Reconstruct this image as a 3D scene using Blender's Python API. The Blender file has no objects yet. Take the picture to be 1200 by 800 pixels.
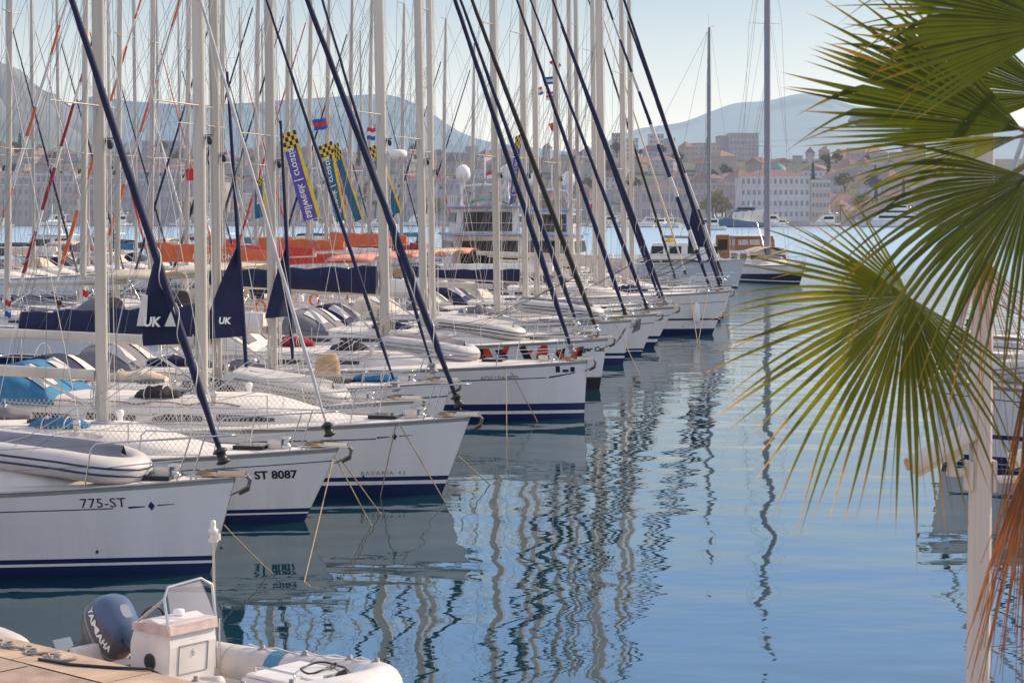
import bpy, math, random
from mathutils import Vector, Matrix, noise
R_ = math.radians
rnd = random.Random(7)
scene = bpy.context.scene
COL = scene.collection
W, HH, F, YH, EYE = 1200.0, 800.0, 2300.0, 248.0, 5.3     # photo frame, focal length in its pixels, horizon row, eye height

def KX(px, Y): return (px - 600.0) / F * Y
def KZ(py, Y): return EYE - (py - YH) * Y / F
def KP(px, py, Y): return Vector((KX(px, Y), Y, KZ(py, Y)))

# ------------------------------------------------------------------ materials
MATS = {}
def mat(name, col, rough=0.5, metal=0.0, var=0.08, scale=6.0, haze=0.0, hazecol=(0.42, 0.47, 0.60), bump=0.0, bscale=40.0, spec=0.5, trans=0.0, alpha=1.0, streak=False):
    if name in MATS: return MATS[name]
    m = bpy.data.materials.new(name); m.use_nodes = True
    nt = m.node_tree; N = nt.nodes; L = nt.links
    b = N['Principled BSDF']; out = N['Material Output']
    b.inputs['Roughness'].default_value = rough; b.inputs['Metallic'].default_value = metal
    b.inputs['Specular IOR Level'].default_value = spec
    tc = N.new('ShaderNodeTexCoord')
    if var > 0:
        no = N.new('ShaderNodeTexNoise'); no.inputs['Scale'].default_value = scale; no.inputs['Detail'].default_value = 4
        if streak:
            mp = N.new('ShaderNodeMapping'); mp.inputs['Scale'].default_value = (1, 1, 0.12)
            L.new(tc.outputs['Object'], mp.inputs['Vector']); L.new(mp.outputs[0], no.inputs['Vector'])
        else:
            L.new(tc.outputs['Object'], no.inputs['Vector'])
        mr = N.new('ShaderNodeMapRange'); mr.inputs[1].default_value = 0.3; mr.inputs[2].default_value = 0.7
        mr.inputs[3].default_value = 1 - var; mr.inputs[4].default_value = 1 + var
        L.new(no.outputs[0], mr.inputs[0])
        mx = N.new('ShaderNodeVectorMath'); mx.operation = 'SCALE'
        mx.inputs[0].default_value = col[:3]; L.new(mr.outputs[0], mx.inputs['Scale'])
        L.new(mx.outputs[0], b.inputs['Base Color'])
    else:
        b.inputs['Base Color'].default_value = (*col[:3], 1)
    if bump > 0:
        nb = N.new('ShaderNodeTexNoise'); nb.inputs['Scale'].default_value = bscale; nb.inputs['Detail'].default_value = 5
        L.new(tc.outputs['Object'], nb.inputs['Vector'])
        bp = N.new('ShaderNodeBump'); bp.inputs['Strength'].default_value = 1.0; bp.inputs['Distance'].default_value = bump
        L.new(nb.outputs[0], bp.inputs['Height']); L.new(bp.outputs[0], b.inputs['Normal'])
    if trans > 0:
        b.inputs['Transmission Weight'].default_value = trans
    if alpha < 1:
        b.inputs['Alpha'].default_value = alpha
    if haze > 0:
        e = N.new('ShaderNodeEmission'); e.inputs[0].default_value = (*hazecol, 1); e.inputs[1].default_value = 1.0  # distance haze put into the material itself as an even emission tint
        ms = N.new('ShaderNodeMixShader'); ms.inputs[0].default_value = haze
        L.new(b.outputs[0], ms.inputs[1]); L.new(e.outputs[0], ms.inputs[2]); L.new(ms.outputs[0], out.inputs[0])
    MATS[name] = m
    return m

def leaf_mat(name, green, tipcol, transl):
    m = bpy.data.materials.new(name); m.use_nodes = True
    nt = m.node_tree; N = nt.nodes; L = nt.links
    b = N['Principled BSDF']; out = N['Material Output']; b.inputs['Roughness'].default_value = 0.45
    at = N.new('ShaderNodeAttribute'); at.attribute_name = 'tip'
    r = N.new('ShaderNodeValToRGB'); r.color_ramp.elements[0].position = 0.0; r.color_ramp.elements[0].color = (*green, 1)
    r.color_ramp.elements[1].position = 1.0; r.color_ramp.elements[1].color = (*tipcol, 1)
    e = r.color_ramp.elements.new(0.80); e.color = (green[0] * 1.15, green[1] * 1.1, green[2], 1)
    L.new(at.outputs['Fac'], r.inputs[0])
    tc = N.new('ShaderNodeTexCoord')
    no = N.new('ShaderNodeTexNoise'); no.inputs['Scale'].default_value = 9; no.inputs['Detail'].default_value = 4
    L.new(tc.outputs['Object'], no.inputs['Vector'])
    mr = N.new('ShaderNodeMapRange'); mr.inputs[3].default_value = 0.6; mr.inputs[4].default_value = 1.4
    L.new(no.outputs[0], mr.inputs[0])
    sc = N.new('ShaderNodeVectorMath'); sc.operation = 'SCALE'
    L.new(r.outputs[0], sc.inputs[0]); L.new(mr.outputs[0], sc.inputs['Scale']); L.new(sc.outputs[0], b.inputs['Base Color'])
    t = N.new('ShaderNodeBsdfTranslucent')
    hs = N.new('ShaderNodeVectorMath'); hs.operation = 'MULTIPLY'; hs.inputs[1].default_value = transl
    L.new(sc.outputs[0], hs.inputs[0]); L.new(hs.outputs[0], t.inputs[0])
    ms = N.new('ShaderNodeMixShader'); ms.inputs[0].default_value = 0.5
    L.new(b.outputs[0], ms.inputs[1]); L.new(t.outputs[0], ms.inputs[2]); L.new(ms.outputs[0], out.inputs[0])
    return m

def facade_mat(name, col, ww, wh, haze=0.25, hazecol=(0.40, 0.42, 0.52), dark=(0.10, 0.10, 0.13)):
    """plaster wall with rows of small dark windows, laid out in the wall's own coordinates"""
    if name in MATS: return MATS[name]
    m = mat(name, col, 0.9, var=0.12, scale=0.35, haze=haze, hazecol=hazecol)
    nt = m.node_tree; N = nt.nodes; L = nt.links; b = N['Principled BSDF']
    src = b.inputs['Base Color'].links[0].from_socket
    tc = N.new('ShaderNodeTexCoord'); sp = N.new('ShaderNodeSeparateXYZ'); L.new(tc.outputs['Object'], sp.inputs[0])
    def M(op, a, bb=None):
        n = N.new('ShaderNodeMath'); n.operation = op
        for i, q in enumerate((a, bb)):
            if q is None: continue
            if isinstance(q, (int, float)): n.inputs[i].default_value = q
            else: L.new(q, n.inputs[i])
        return n.outputs[0]
    h = M('ADD', sp.outputs[0], sp.outputs[1])
    fx = M('FRACT', M('DIVIDE', h, ww)); fz = M('FRACT', M('DIVIDE', sp.outputs[2], wh))
    k = M('MULTIPLY', M('MULTIPLY', M('GREATER_THAN', fx, 0.33), M('LESS_THAN', fx, 0.70)),
          M('MULTIPLY', M('GREATER_THAN', fz, 0.32), M('LESS_THAN', fz, 0.80)))
    mx = N.new('ShaderNodeMix'); mx.data_type = 'RGBA'
    L.new(k, mx.inputs[0]); L.new(src, mx.inputs[6]); mx.inputs[7].default_value = (*dark, 1)
    L.new(mx.outputs[2], b.inputs['Base Color'])
    return m

WHITE = mat('gelcoat_white', (0.83, 0.785, 0.755), 0.20, var=0.07, scale=1.6, streak=True)
def hull_paint(name, col):
    """white gelcoat with a yellowed band and run-off streaks low on the topsides"""
    m = mat(name, col, 0.20, var=0.05, scale=1.6, streak=True)
    nt = m.node_tree; N = nt.nodes; L = nt.links; b = N['Principled BSDF']; src = b.inputs['Base Color'].links[0].from_socket
    tc = N.new('ShaderNodeTexCoord'); sp = N.new('ShaderNodeSeparateXYZ'); L.new(tc.outputs['Object'], sp.inputs[0])
    mr = N.new('ShaderNodeMapRange'); mr.inputs[1].default_value = .95; mr.inputs[2].default_value = .22; L.new(sp.outputs[2], mr.inputs[0])
    mp = N.new('ShaderNodeMapping'); mp.inputs['Scale'].default_value = (5, 1, .25); L.new(tc.outputs['Object'], mp.inputs[0])
    no = N.new('ShaderNodeTexNoise'); no.inputs['Scale'].default_value = 2.4; no.inputs['Detail'].default_value = 6; no.inputs['Roughness'].default_value = .65; L.new(mp.outputs[0], no.inputs['Vector'])
    st = N.new('ShaderNodeMapRange'); st.inputs[1].default_value = .46; st.inputs[2].default_value = .78; L.new(no.outputs[0], st.inputs[0])
    mu = N.new('ShaderNodeMath'); mu.operation = 'MULTIPLY'; L.new(mr.outputs[0], mu.inputs[0]); L.new(st.outputs[0], mu.inputs[1])
    m2 = N.new('ShaderNodeMath'); m2.operation = 'MULTIPLY'; m2.inputs[1].default_value = .28; L.new(mu.outputs[0], m2.inputs[0])
    mx = N.new('ShaderNodeMix'); mx.data_type = 'RGBA'; L.new(m2.outputs[0], mx.inputs[0]); L.new(src, mx.inputs[6]); mx.inputs[7].default_value = (.50, .42, .31, 1)
    L.new(mx.outputs[2], b.inputs['Base Color'])
    nb = N.new('ShaderNodeTexNoise'); nb.inputs['Scale'].default_value = 1.1; nb.inputs['Detail'].default_value = 2; L.new(tc.outputs['Object'], nb.inputs['Vector'])
    bp = N.new('ShaderNodeBump'); bp.inputs['Distance'].default_value = .012; L.new(nb.outputs[0], bp.inputs['Height']); L.new(bp.outputs[0], b.inputs['Normal'])
    return m
HULLW = hull_paint('hull_gelcoat', (0.83, 0.785, 0.755))
CREAM = mat('gelcoat_cream', (0.74, 0.70, 0.63), 0.28, var=0.05, scale=1.4, streak=True)
DECK = mat('deck_white', (0.70, 0.65, 0.60), 0.6, var=0.10, scale=3.0, bump=0.002, bscale=120)
TEAK = mat('teak', (0.30, 0.18, 0.09), 0.7, var=0.25, scale=14)
WOOD = mat('varnished_wood', (0.33, 0.14, 0.05), 0.3, var=0.25, scale=10)
NAVY = mat('navy_paint', (0.012, 0.022, 0.085), 0.3, var=0.1)
TEALB = mat('dark_green_antifouling', (0.012, 0.04, 0.05), 0.6, var=0.2)
BLACK = mat('black_plastic', (0.02, 0.02, 0.022), 0.4)
GREY = mat('grey_plastic', (0.25, 0.25, 0.26), 0.5)
ALU = mat('anodised_mast', (0.56, 0.50, 0.43), 0.42, metal=0.15, var=0.18, scale=1.0, streak=True)
ALUG = mat('grey_mast', (0.26, 0.26, 0.29), 0.42, metal=0.3, var=0.08)
RAIL = mat('toe_rail_grey', (0.42, 0.40, 0.38), 0.4, metal=0.4)
STEEL = mat('stainless_steel', (0.62, 0.61, 0.60), 0.22, metal=0.9, var=0.05)
GALV = mat('galvanised_steel', (0.20, 0.17, 0.145), 0.55, metal=0.6, var=0.25, scale=20)
WIRE = mat('rigging_wire', (0.22, 0.21, 0.22), 0.4, metal=0.6, var=0)
HALY = mat('white_rope', (0.68, 0.65, 0.60), 0.8)
ROPE = mat('tan_rope', (0.34, 0.26, 0.17), 0.9, var=0.2, scale=30)
CNAVY = mat('navy_canvas', (0.006, 0.010, 0.050), 0.75, var=0.25, scale=5, bump=0.012, bscale=6)
CBLACK = mat('black_canvas', (0.022, 0.018, 0.018), 0.75, var=0.25, scale=5, bump=0.01, bscale=6)
CBEIGE = mat('beige_canvas', (0.62, 0.52, 0.40), 0.8, var=0.12, scale=4, bump=0.012, bscale=5)
CGREY = mat('grey_canvas', (0.18, 0.17, 0.19), 0.8, var=0.15, scale=4, bump=0.012, bscale=5)
CBLUE = mat('blue_canvas', (0.03, 0.16, 0.30), 0.75, var=0.25, scale=4, bump=0.012, bscale=5)
CWHITE = mat('white_sailcloth', (0.72, 0.68, 0.62), 0.7, var=0.1, scale=4, bump=0.01, bscale=6)
CLGREY = mat('light_grey_sailcloth', (0.52, 0.50, 0.50), 0.7, var=0.1, scale=4, bump=0.01, bscale=6)
CORANGE = mat('orange_canvas', (0.62, 0.13, 0.04), 0.75, var=0.15, scale=4, bump=0.012, bscale=5)
CRED = mat('red_canvas', (0.52, 0.05, 0.035), 0.75, var=0.15, scale=4, bump=0.012, bscale=5)
CMAROON = mat('maroon_canvas', (0.28, 0.02, 0.035), 0.75, var=0.15, scale=4, bump=0.012, bscale=5)
CSALMON = mat('salmon_canvas', (0.75, 0.33, 0.24), 0.75, var=0.15, scale=4, bump=0.012, bscale=5)
CCOLS = dict(navy=CNAVY, black=CBLACK, beige=CBEIGE, grey=CGREY, blue=CBLUE, white=CWHITE, lightgrey=CLGREY, orange=CORANGE, red=CRED, maroon=CMAROON, salmon=CSALMON)
DARKGLASS = mat('smoked_window', (0.02, 0.022, 0.026), 0.08, var=0)
HYPA = mat('dinghy_fabric', (0.56, 0.52, 0.49), 0.5, var=0.06, scale=3)
HYPADK = mat('dark_dinghy_fabric', (0.08, 0.09, 0.13), 0.5, var=0.1, scale=3)
INK = mat('black_lettering', (0.015, 0.015, 0.02), 0.5, var=0)
INKN = mat('navy_lettering', (0.02, 0.03, 0.09), 0.5, var=0)
INKW = mat('white_lettering', (0.85, 0.85, 0.85), 0.5, var=0)
INKG = mat('grey_lettering', (0.20, 0.20, 0.24), 0.5, var=0)
REDP = mat('red_paint', (0.62, 0.045, 0.03), 0.4)
ORANGEP = mat('orange_red_graphic', (0.68, 0.08, 0.03), 0.4)
SKIN = mat('skin', (0.42, 0.22, 0.15), 0.6)
HAIR = mat('dark_hair', (0.03, 0.02, 0.015), 0.7)
YEL = mat('yellow_cloth', (0.80, 0.55, 0.04), 0.7)

# ------------------------------------------------------------------ mesh builder
class MB:
    def __init__(s): s.v = []; s.f = []; s.mi = []; s.sm = []; s.tip = None
    def add(s, vs, fs, mi=0, sm=False):
        o = len(s.v); s.v += [tuple(v) for v in vs]
        for i, f in enumerate(fs):
            s.f.append([o + k for k in f]); s.mi.append(mi[i] if isinstance(mi, (list, tuple)) else mi); s.sm.append(sm)
        return s
    def box(s, c, sz, mi=0, M=None):
        x, y, z = (q / 2 for q in sz)
        vs = [Vector((a * x, b * y, d * z)) for a in (-1, 1) for b in (-1, 1) for d in (-1, 1)]
        if M is not None: vs = [M @ v for v in vs]
        c = Vector(c)
        return s.add([v + c for v in vs], [(0, 1, 3, 2), (4, 6, 7, 5), (0, 4, 5, 1), (2, 3, 7, 6), (0, 2, 6, 4), (1, 5, 7, 3)], mi)
    def rings(s, rings, closed=True, cap0=True, cap1=True, mi=0, sm=True, rowmi=None):
        n = len(rings[0]); vs = [p for r in rings for p in r]; fs = []; ms = []
        m = n if closed else n - 1
        for i in range(len(rings) - 1):
            for j in range(m):
                k = (j + 1) % n
                fs.append((i * n + j, i * n + k, (i + 1) * n + k, (i + 1) * n + j)); ms.append(rowmi[i] if rowmi else mi)
        s.add(vs, fs, ms, sm)
        if cap0: s.add(rings[0], [tuple(range(n))[::-1]], mi)
        if cap1: s.add(rings[-1], [tuple(range(n))], mi)
        return s
    def tube(s, pts, r, n=8, mi=0, caps=True, rowmi=None, flat=1.0):
        pts = [Vector(p) for p in pts]
        k = len(pts); rs = r if isinstance(r, (list, tuple)) else [r] * k
        T = [(pts[min(i + 1, k - 1)] - pts[max(i - 1, 0)]).normalized() for i in range(k)]
        up = Vector((0, 0, 1)) if abs(T[0].z) < 0.9 else Vector((0, 1, 0))
        a = T[0].cross(up).normalized(); rg = []
        for i in range(k):
            a = (a - T[i] * a.dot(T[i])).normalized(); b = T[i].cross(a)
            rg.append([pts[i] + (a * math.cos(2 * math.pi * j / n) * rs[i] + b * math.sin(2 * math.pi * j / n) * rs[i] * flat) for j in range(n)])
        return s.rings(rg, True, caps, caps, mi, n > 4, rowmi)
    def lathe(s, prof, n=16, c=(0, 0, 0), mi=0, M=None):
        c = Vector(c); rg = []
        for r, z in prof:
            ring = [Vector((r * math.cos(2 * math.pi * j / n), r * math.sin(2 * math.pi * j / n), z)) for j in range(n)]
            if M is not None: ring = [M @ p for p in ring]
            rg.append([p + c for p in ring])
        return s.rings(rg, True, True, True, mi, True)
    def quad(s, a, b, c, d, mi=0): return s.add([a, b, c, d], [(0, 1, 2, 3)], mi)
    def grid(s, fn, nu, nv, mi=0, sm=True):
        vs = [fn(i / nu, j / nv) for i in range(nu + 1) for j in range(nv + 1)]
        fs = [(i * (nv + 1) + j, (i + 1) * (nv + 1) + j, (i + 1) * (nv + 1) + j + 1, i * (nv + 1) + j + 1) for i in range(nu) for j in range(nv)]
        return s.add(vs, fs, mi, sm)
    def build(s, name, mats, parent=None, bevel=0.0, loc=None, seg=2):
        me = bpy.data.meshes.new(name); me.from_pydata(s.v, [], s.f)
        for m in (mats if isinstance(mats, (list, tuple)) else [mats]): me.materials.append(m)
        me.polygons.foreach_set('material_index', s.mi); me.polygons.foreach_set('use_smooth', s.sm)
        if s.tip is not None:
            at = me.attributes.new('tip', 'FLOAT', 'POINT'); at.data.foreach_set('value', s.tip)
        me.update()
        o = bpy.data.objects.new(name, me); COL.objects.link(o)
        if parent is not None: o.parent = parent
        if loc is not None: o.location = loc
        if bevel > 0:
            b = o.modifiers.new('bevel', 'BEVEL'); b.width = bevel; b.segments = seg; b.limit_method = 'ANGLE'
        return o

LABELS = {}
def tag(o, label=None, cat=None, group=None, kind=None):
    if label: o['label'] = label
    if cat: o['category'] = cat
    if group: o['group'] = group
    if kind: o['kind'] = kind
    return o
def thing(name, label, cat, loc=(0, 0, 0), rz=0.0, group=None):
    o = bpy.data.objects.new(name, None); COL.objects.link(o); o.empty_display_size = 0.2
    o.location = loc; o.rotation_euler = (0, 0, rz)
    return tag(o, label, cat, group)
def copy_tree(o, parent=None):
    c = o.copy(); COL.objects.link(c)
    if parent is not None: c.parent = parent
    for ch in list(o.children): copy_tree(ch, c)
    return c

def text_mesh(body, size, extrude=0.0, spacing=1.0, shear=0.0, bold=0.0):
    """outline letters as a flat mesh; returns verts (x right, y up) and faces"""
    cu = bpy.data.curves.new('lettering', 'FONT'); cu.body = body; cu.size = size; cu.space_character = spacing; cu.shear = shear; cu.offset = bold
    cu.resolution_u = 3; cu.align_x = 'CENTER'; cu.align_y = 'CENTER'
    o = bpy.data.objects.new('lettering', cu); COL.objects.link(o)
    dg = bpy.context.evaluated_depsgraph_get()
    me = bpy.data.meshes.new_from_object(o.evaluated_get(dg))
    vs = [v.co.copy() for v in me.vertices]; fs = [tuple(p.vertices) for p in me.polygons]
    bpy.data.objects.remove(o); bpy.data.curves.remove(cu); bpy.data.meshes.remove(me)
    return vs, fs
def lettering(body, size, place, material, parent, name='lettering', **k):
    vs, fs = text_mesh(body, size, **k)
    m = MB(); m.add([place(v.x, v.y) for v in vs], fs)
    return m.build(name, material, parent)

def smooth(a, b, x):
    t = max(0.0, min(1.0, (x - a) / (b - a))); return t * t * (3 - 2 * t)
def interp(pts, x):
    if x <= pts[0][0]: return pts[0][1]
    for i in range(len(pts) - 1):
        if x <= pts[i + 1][0]:
            x0, y0 = pts[i]; x1, y1 = pts[i + 1]
            m0 = (pts[i + 1][1] - pts[i - 1][1]) / (pts[i + 1][0] - pts[i - 1][0]) if i > 0 else (y1 - y0) / (x1 - x0)
            m1 = (pts[i + 2][1] - y0) / (pts[i + 2][0] - x0) if i + 2 < len(pts) else (y1 - y0) / (x1 - x0)
            h = x1 - x0; t = (x - x0) / h
            return y0 * (2*t**3 - 3*t**2 + 1) + m0 * h * (t**3 - 2*t**2 + t) + y1 * (-2*t**3 + 3*t**2) + m1 * h * (t**3 - t**2)
    return pts[-1][1]
# ------------------------------------------------------------------ sailing yachts (x forward from -L at the stern to 0 at the bow, z = 0 the waterline)
PROF = [(0, .78), (.25, .96), (.45, 1.0), (.6, .93), (.75, .72), (.87, .43), (.95, .18), (1.0, .012)]
PROFB = [(0, .86), (.25, .98), (.45, 1.0), (.6, .95), (.75, .79), (.87, .52), (.95, .24), (1.0, .015)]
class Hull:
    def __init__(s, L, B, fb, rake, plumb=False):
        s.L, s.B, s.fb, s.rake = L, B, fb, rake; s.prof = PROFB if plumb else PROF
    def sheer(s, t): return s.fb * (.80 + .20 * t ** 2.4)
    def hb(s, t, z):
        sh = s.sheer(t); b = s.B / 2 * interp(s.prof, t); v = max(0.0, min(1.0, z / sh))
        kb = .93 - .36 * smooth(.45, 1.0, t)
        b *= kb + (1 - kb) * v ** 1.3
        if z < 0: b *= math.sqrt(max(0.02, 1 - (z / .5) ** 2))
        return max(b, .006)
    def x(s, t, z): return -s.L * (1 - t) - s.rake * (1 - max(z, -.3) / s.fb) * t ** 7 + .25 * (1 - z / s.fb) * (1 - t) ** 6
    def t_at(s, x, z):
        t = max(0, min(1, 1 + x / s.L))
        for _ in range(25):
            e = s.x(t, z) - x; t = max(0, min(1, t - e / s.L * .8))
        return t
    def side(s, x, z, off=.006, sg=-1):
        t = s.t_at(x, z); return Vector((x, sg * (s.hb(t, z) + off), z))

TS = [0, .06, .14, .24, .34, .44, .54, .62, .69, .75, .80, .84, .875, .905, .93, .95, .965, .978, .988, .995, 1.0]

def make_dinghy(loc, rz, label, pitch=0.0, L=2.7, B=1.45, r=.20, stripe=NAVY, bottom=HYPA, group='inflatable dinghies stowed upside down on deck', roll=0.0, fab=HYPA):
    d = thing('inflatable_dinghy', label, 'dinghy', loc, rz, group); d.rotation_euler = (roll, pitch, rz)
    path = []
    for s in range(-14, 15):
        u = s / 14.0
        if abs(u) > .5: path.append(Vector((-L / 2 + (1 - abs(u)) * 2 * L * .62, math.copysign(B / 2 - r, u), r)))
        else:
            a = u * math.pi; path.append(Vector((-L / 2 + L * .62 + (L * .38 - r) * math.cos(a) ** .8, (B / 2 - r) * math.sin(a), r - .06 * math.cos(a))))
    m = MB(); rr = [r * (.55 if i in (0, len(path) - 1) else .95 if i in (1, len(path) - 2) else 1) for i in range(len(path))]
    m.tube(path, rr, 14); m.build('tube', fab, d)
    m = MB()
    for dz in (-.05, .05):
        pp = []
        for i, p in enumerate(path[1:-1], 1):
            tg = (path[i + 1] - path[i - 1]).normalized(); nrm = Vector((tg.y, -tg.x, 0)).normalized()
            pp.append(p + nrm * (r * .96) + Vector((0, 0, dz)))
        m.tube(pp, .016, 5)
    m.build('rubbing_strake', stripe, d)
    def bot(u, v):
        x = -L / 2 + .12 + u * (L - r - .35); w = (B / 2 - r * .7) * (1 if u < .55 else math.cos((u - .55) / .45 * 1.35))
        y = (v * 2 - 1) * w
        return Vector((x, y, r * 1.75 + .17 * (1 - abs(v * 2 - 1)) * (.6 + .4 * u) - .15 * max(0, u - .7)))
    m = MB(); m.grid(bot, 12, 8); m.build('bottom', bottom, d)
    m = MB()
    for y in (-.3, .3): m.tube([(-L / 2 + .4, y, r * 2.02), (L / 2 - .9, y * .6, r * 2.05)], .012, 5)
    m.build('grab_line', BLACK, d)
    return d

def make_fender(loc, label, L=.62, r=.11, material=None, group='fenders hanging on hull sides'):
    f = thing('fender', label, 'fender', loc, 0, group)
    m = MB(); m.lathe([(.015, -L / 2 - .05), (.05, -L / 2), (r * .8, -L / 2 + .05), (r, -L / 2 + .12), (r, L / 2 - .12), (r * .8, L / 2 - .05), (.04, L / 2), (.015, L / 2 + .06)], 14)
    m.build('body', material or WHITE, f)
    m = MB(); m.tube([(0, 0, L / 2 + .04), (0, .01, L / 2 + .55)], .008, 5); m.build('lanyard', ROPE, f)
    return f

def mooring_rope(pts, label, r=.010, material=None):
    m = MB(); m.tube(pts, r, 6)
    o = m.build('mooring_rope', material or ROPE); tag(o, label, 'rope', 'mooring ropes from the bows into the water')
    return o

def make_yacht(p):
    g = p.get; L = g('L', 12.0); B = g('B', 3.8); fb = g('fb', 1.4); rake = g('rake', .45); det = g('det', 2)
    root = thing(g('name', 'sailing_yacht'), p['label'], g('cat', 'sailing yacht'), (*p['loc'], 0), p['rz'], p['group'])
    H = Hull(L, B, fb, rake, g('plumb', False)); root_h = H
    hullm = g('hullm', HULLW); anti = g('anti', NAVY); strc = g('strc', NAVY); za, zb, zc = g('zs', (.13, .17, .24)); covec = g('cove', NAVY); c0, c1 = g('covez', (.30, .33))
    # hull: rows of faces painted with the stripes
    side = {}
    m = MB()
    mats = [hullm, anti, strc, covec if covec else hullm, g('railm', RAIL)]
    rowm = [4, 0, 3, 0, 0, 0, 0, 2, 0, 1, 1]
    for sg in (-1, 1):
        rg = []
        for t in TS:
            s_ = H.sheer(t); zz = [s_, s_ - .06, s_ - c0, s_ - c1]
            a0 = s_ - c1; zz += [a0 + (zc - a0) * k / 4 for k in (1, 2, 3)] + [zc, zb, za, 0.0, -.38]
            rg.append([Vector((H.x(t, z), sg * H.hb(t, z), z)) for z in zz])
        nz = len(rg[0]); vs = [q for r in rg for q in r]; fs = []; ms = []
        for i in range(len(TS) - 1):
            for j in range(nz - 1):
                q = (i * nz + j, (i + 1) * nz + j, (i + 1) * nz + j + 1, i * nz + j + 1)
                fs.append(q if sg > 0 else q[::-1]); ms.append(rowm[j])
        m.add(vs, fs, ms, True); side[sg] = rg[0]
    m.add(side[-1] + side[1][::-1], [tuple(range(2 * len(side[1])))], 0)
    hull = m.build('hull', mats, root)
    for tx in g('texts', []):
        body, x, z, sz = tx[:4]; mt = tx[4] if len(tx) > 4 else INK; k = tx[5] if len(tx) > 5 else {}
        nm = k.pop('nm', 'lettering'); sg = k.pop('sg', -1)
        lettering(body, sz, lambda a, b, x=x, z=z, sg=sg: H.side(x + a if sg < 0 else x - a, z + b, .006, sg), mt, hull, nm, **k)
    for poly in g('decals', []):     # polygons on the hull side (x, z), with a material
        pts, mt, nm = poly; mm = MB(); vs = []; fs = []
        n = 10
        for i in range(n):   # quad a,b,c,d subdivided along its length
            for q in ((i / n), ((i + 1) / n)):
                for e in (0, 1):
                    A, Bq = (pts[0], pts[1]) if e == 0 else (pts[3], pts[2])
                    xx = A[0] + (Bq[0] - A[0]) * q; zz = A[1] + (Bq[1] - A[1]) * q
                    vs.append(H.side(xx, zz, .005))
            o = i * 4; fs.append((o, o + 2, o + 3, o + 1))
        mm.add(vs, fs); mm.build(nm, mt, hull)
    # deck
    def dz(t): return H.sheer(t) - .015
    def deckz(x, y=0.0):
        t = H.t_at(x, fb); h = H.hb(t, H.sheer(t)); return dz(t) + .07 * h * (1 - min(1, (y / h) ** 2))
    m = MB(); vs = []; fs = []; nd = 7
    for t in TS:
        h = H.hb(t, H.sheer(t)) - .004; z = dz(t)
        for j in range(nd):
            y = (j / (nd - 1) * 2 - 1) * h; vs.append(Vector((H.x(t, H.sheer(t)), y, z + .07 * h * (1 - (y / h) ** 2))))
    fs = [(i * nd + j, (i + 1) * nd + j, (i + 1) * nd + j + 1, i * nd + j + 1) for i in range(len(TS) - 1) for j in range(nd - 1)]
    m.add(vs, fs, 0, True); m.build('deck', g('deckm', DECK), root)
    m = MB()
    for sg in (-1, 1):
        m.tube([Vector((H.x(t, H.sheer(t)) - .01, sg * (H.hb(t, H.sheer(t)) - .005), H.sheer(t) + .012)) for t in TS], .022, 6)
    m.build('toe_rail', g('railm', RAIL), root)
    # coachroof
    xa, xb = g('cab', (-.27 * L, -.70 * L)); ch = g('cabh', .42)
    def cab(x, u, off=0.0):
        f = (xa - x) / (xa - xb); h = ch * (smooth(0, .34, f) * .85 + .15 * f) + .012; w = min(.60 * B / 2 * (.55 + .45 * smooth(0, .4, f)), H.hb(H.t_at(x, fb), fb * .95) - .25)
        w = max(w, .12)
        a = abs(u); ang = a * math.pi / 2
        y = w * (math.cos((1 - a) * math.pi / 2) ** .45 if a < 1 else 1)
        z = (math.sin((1 - a) * math.pi / 2) ** .42 if a < 1 else 0) * h
        y = y * (1 - .10 * z / max(h, .01)) 
        n = Vector((0, math.copysign(1, u), .35)).normalized() * off
        return Vector((x, math.copysign(y, u) + n.y, deckz(x, y) - .03 + z + n.z))
    us = [-1, -.97, -.9, -.8, -.65, -.45, -.2, 0, .2, .45, .65, .8, .9, .97, 1]
    rg = []; nx = 18
    for i in range(nx + 1):
        x = xa + (xb - xa) * i / nx; rg.append([cab(x, u) for u in us])
    m = MB(); m.rings(rg, False, False, False); m.add(rg[-1], [tuple(range(len(us)))])
    cabin = m.build('coachroof', g('cabm', DECK), root)
    for sg in (-1, 1):
        ws = g('wins', [(.42, .58), (.62, .80), (.84, .95)])
        for f0, f1 in ws:
            m = MB()
            def wf(i, j, f0=f0, f1=f1, sg=sg):
                f = f0 + (f1 - f0) * i; taper = 1 - .35 * (1 - i); return cab(xa + (xb - xa) * f, sg * (.985 - .10 * j * taper), .010)
            m.grid(wf, 8, 3); m.build('cabin_window', DARKGLASS, cabin)
    m = MB(); hx = xa + .55; m.box((hx, 0, deckz(hx) + .03), (.55, .55, .07)); m.build('deck_hatch', DARKGLASS if g('dkhatch', True) else WHITE, root, .015)
    xh = xa - .55 * (xa - xb); m = MB(); m.box((xh, 0, cab(xh, 0).z + .02), (.45, .48, .06)); m.build('deck_hatch', DARKGLASS, root, .012)
    # cockpit
    m = MB()
    xs0, xs1 = xb, -.95 * L
    for sg in (-1, 1):
        rg = []
        for i in range(9):
            f = i / 8; x = xs0 + (xs1 - xs0) * f; w = .60 * B / 2 * 1.02; zz = deckz(x, w) - .03; h = .36 - .16 * f
            rg.append([Vector((x, sg * (w + .06), zz)), Vector((x, sg * w, zz + h)), Vector((x, sg * (w - .2), zz + h)), Vector((x, sg * (w - .25), zz - .35))])
        m.rings(rg, False, False, False); m.add(rg[0], [(0, 1, 2, 3)]); m.add(rg[-1], [(0, 1, 2, 3)])
    m.build('cockpit_coaming', g('cabm', DECK), root)
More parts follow.
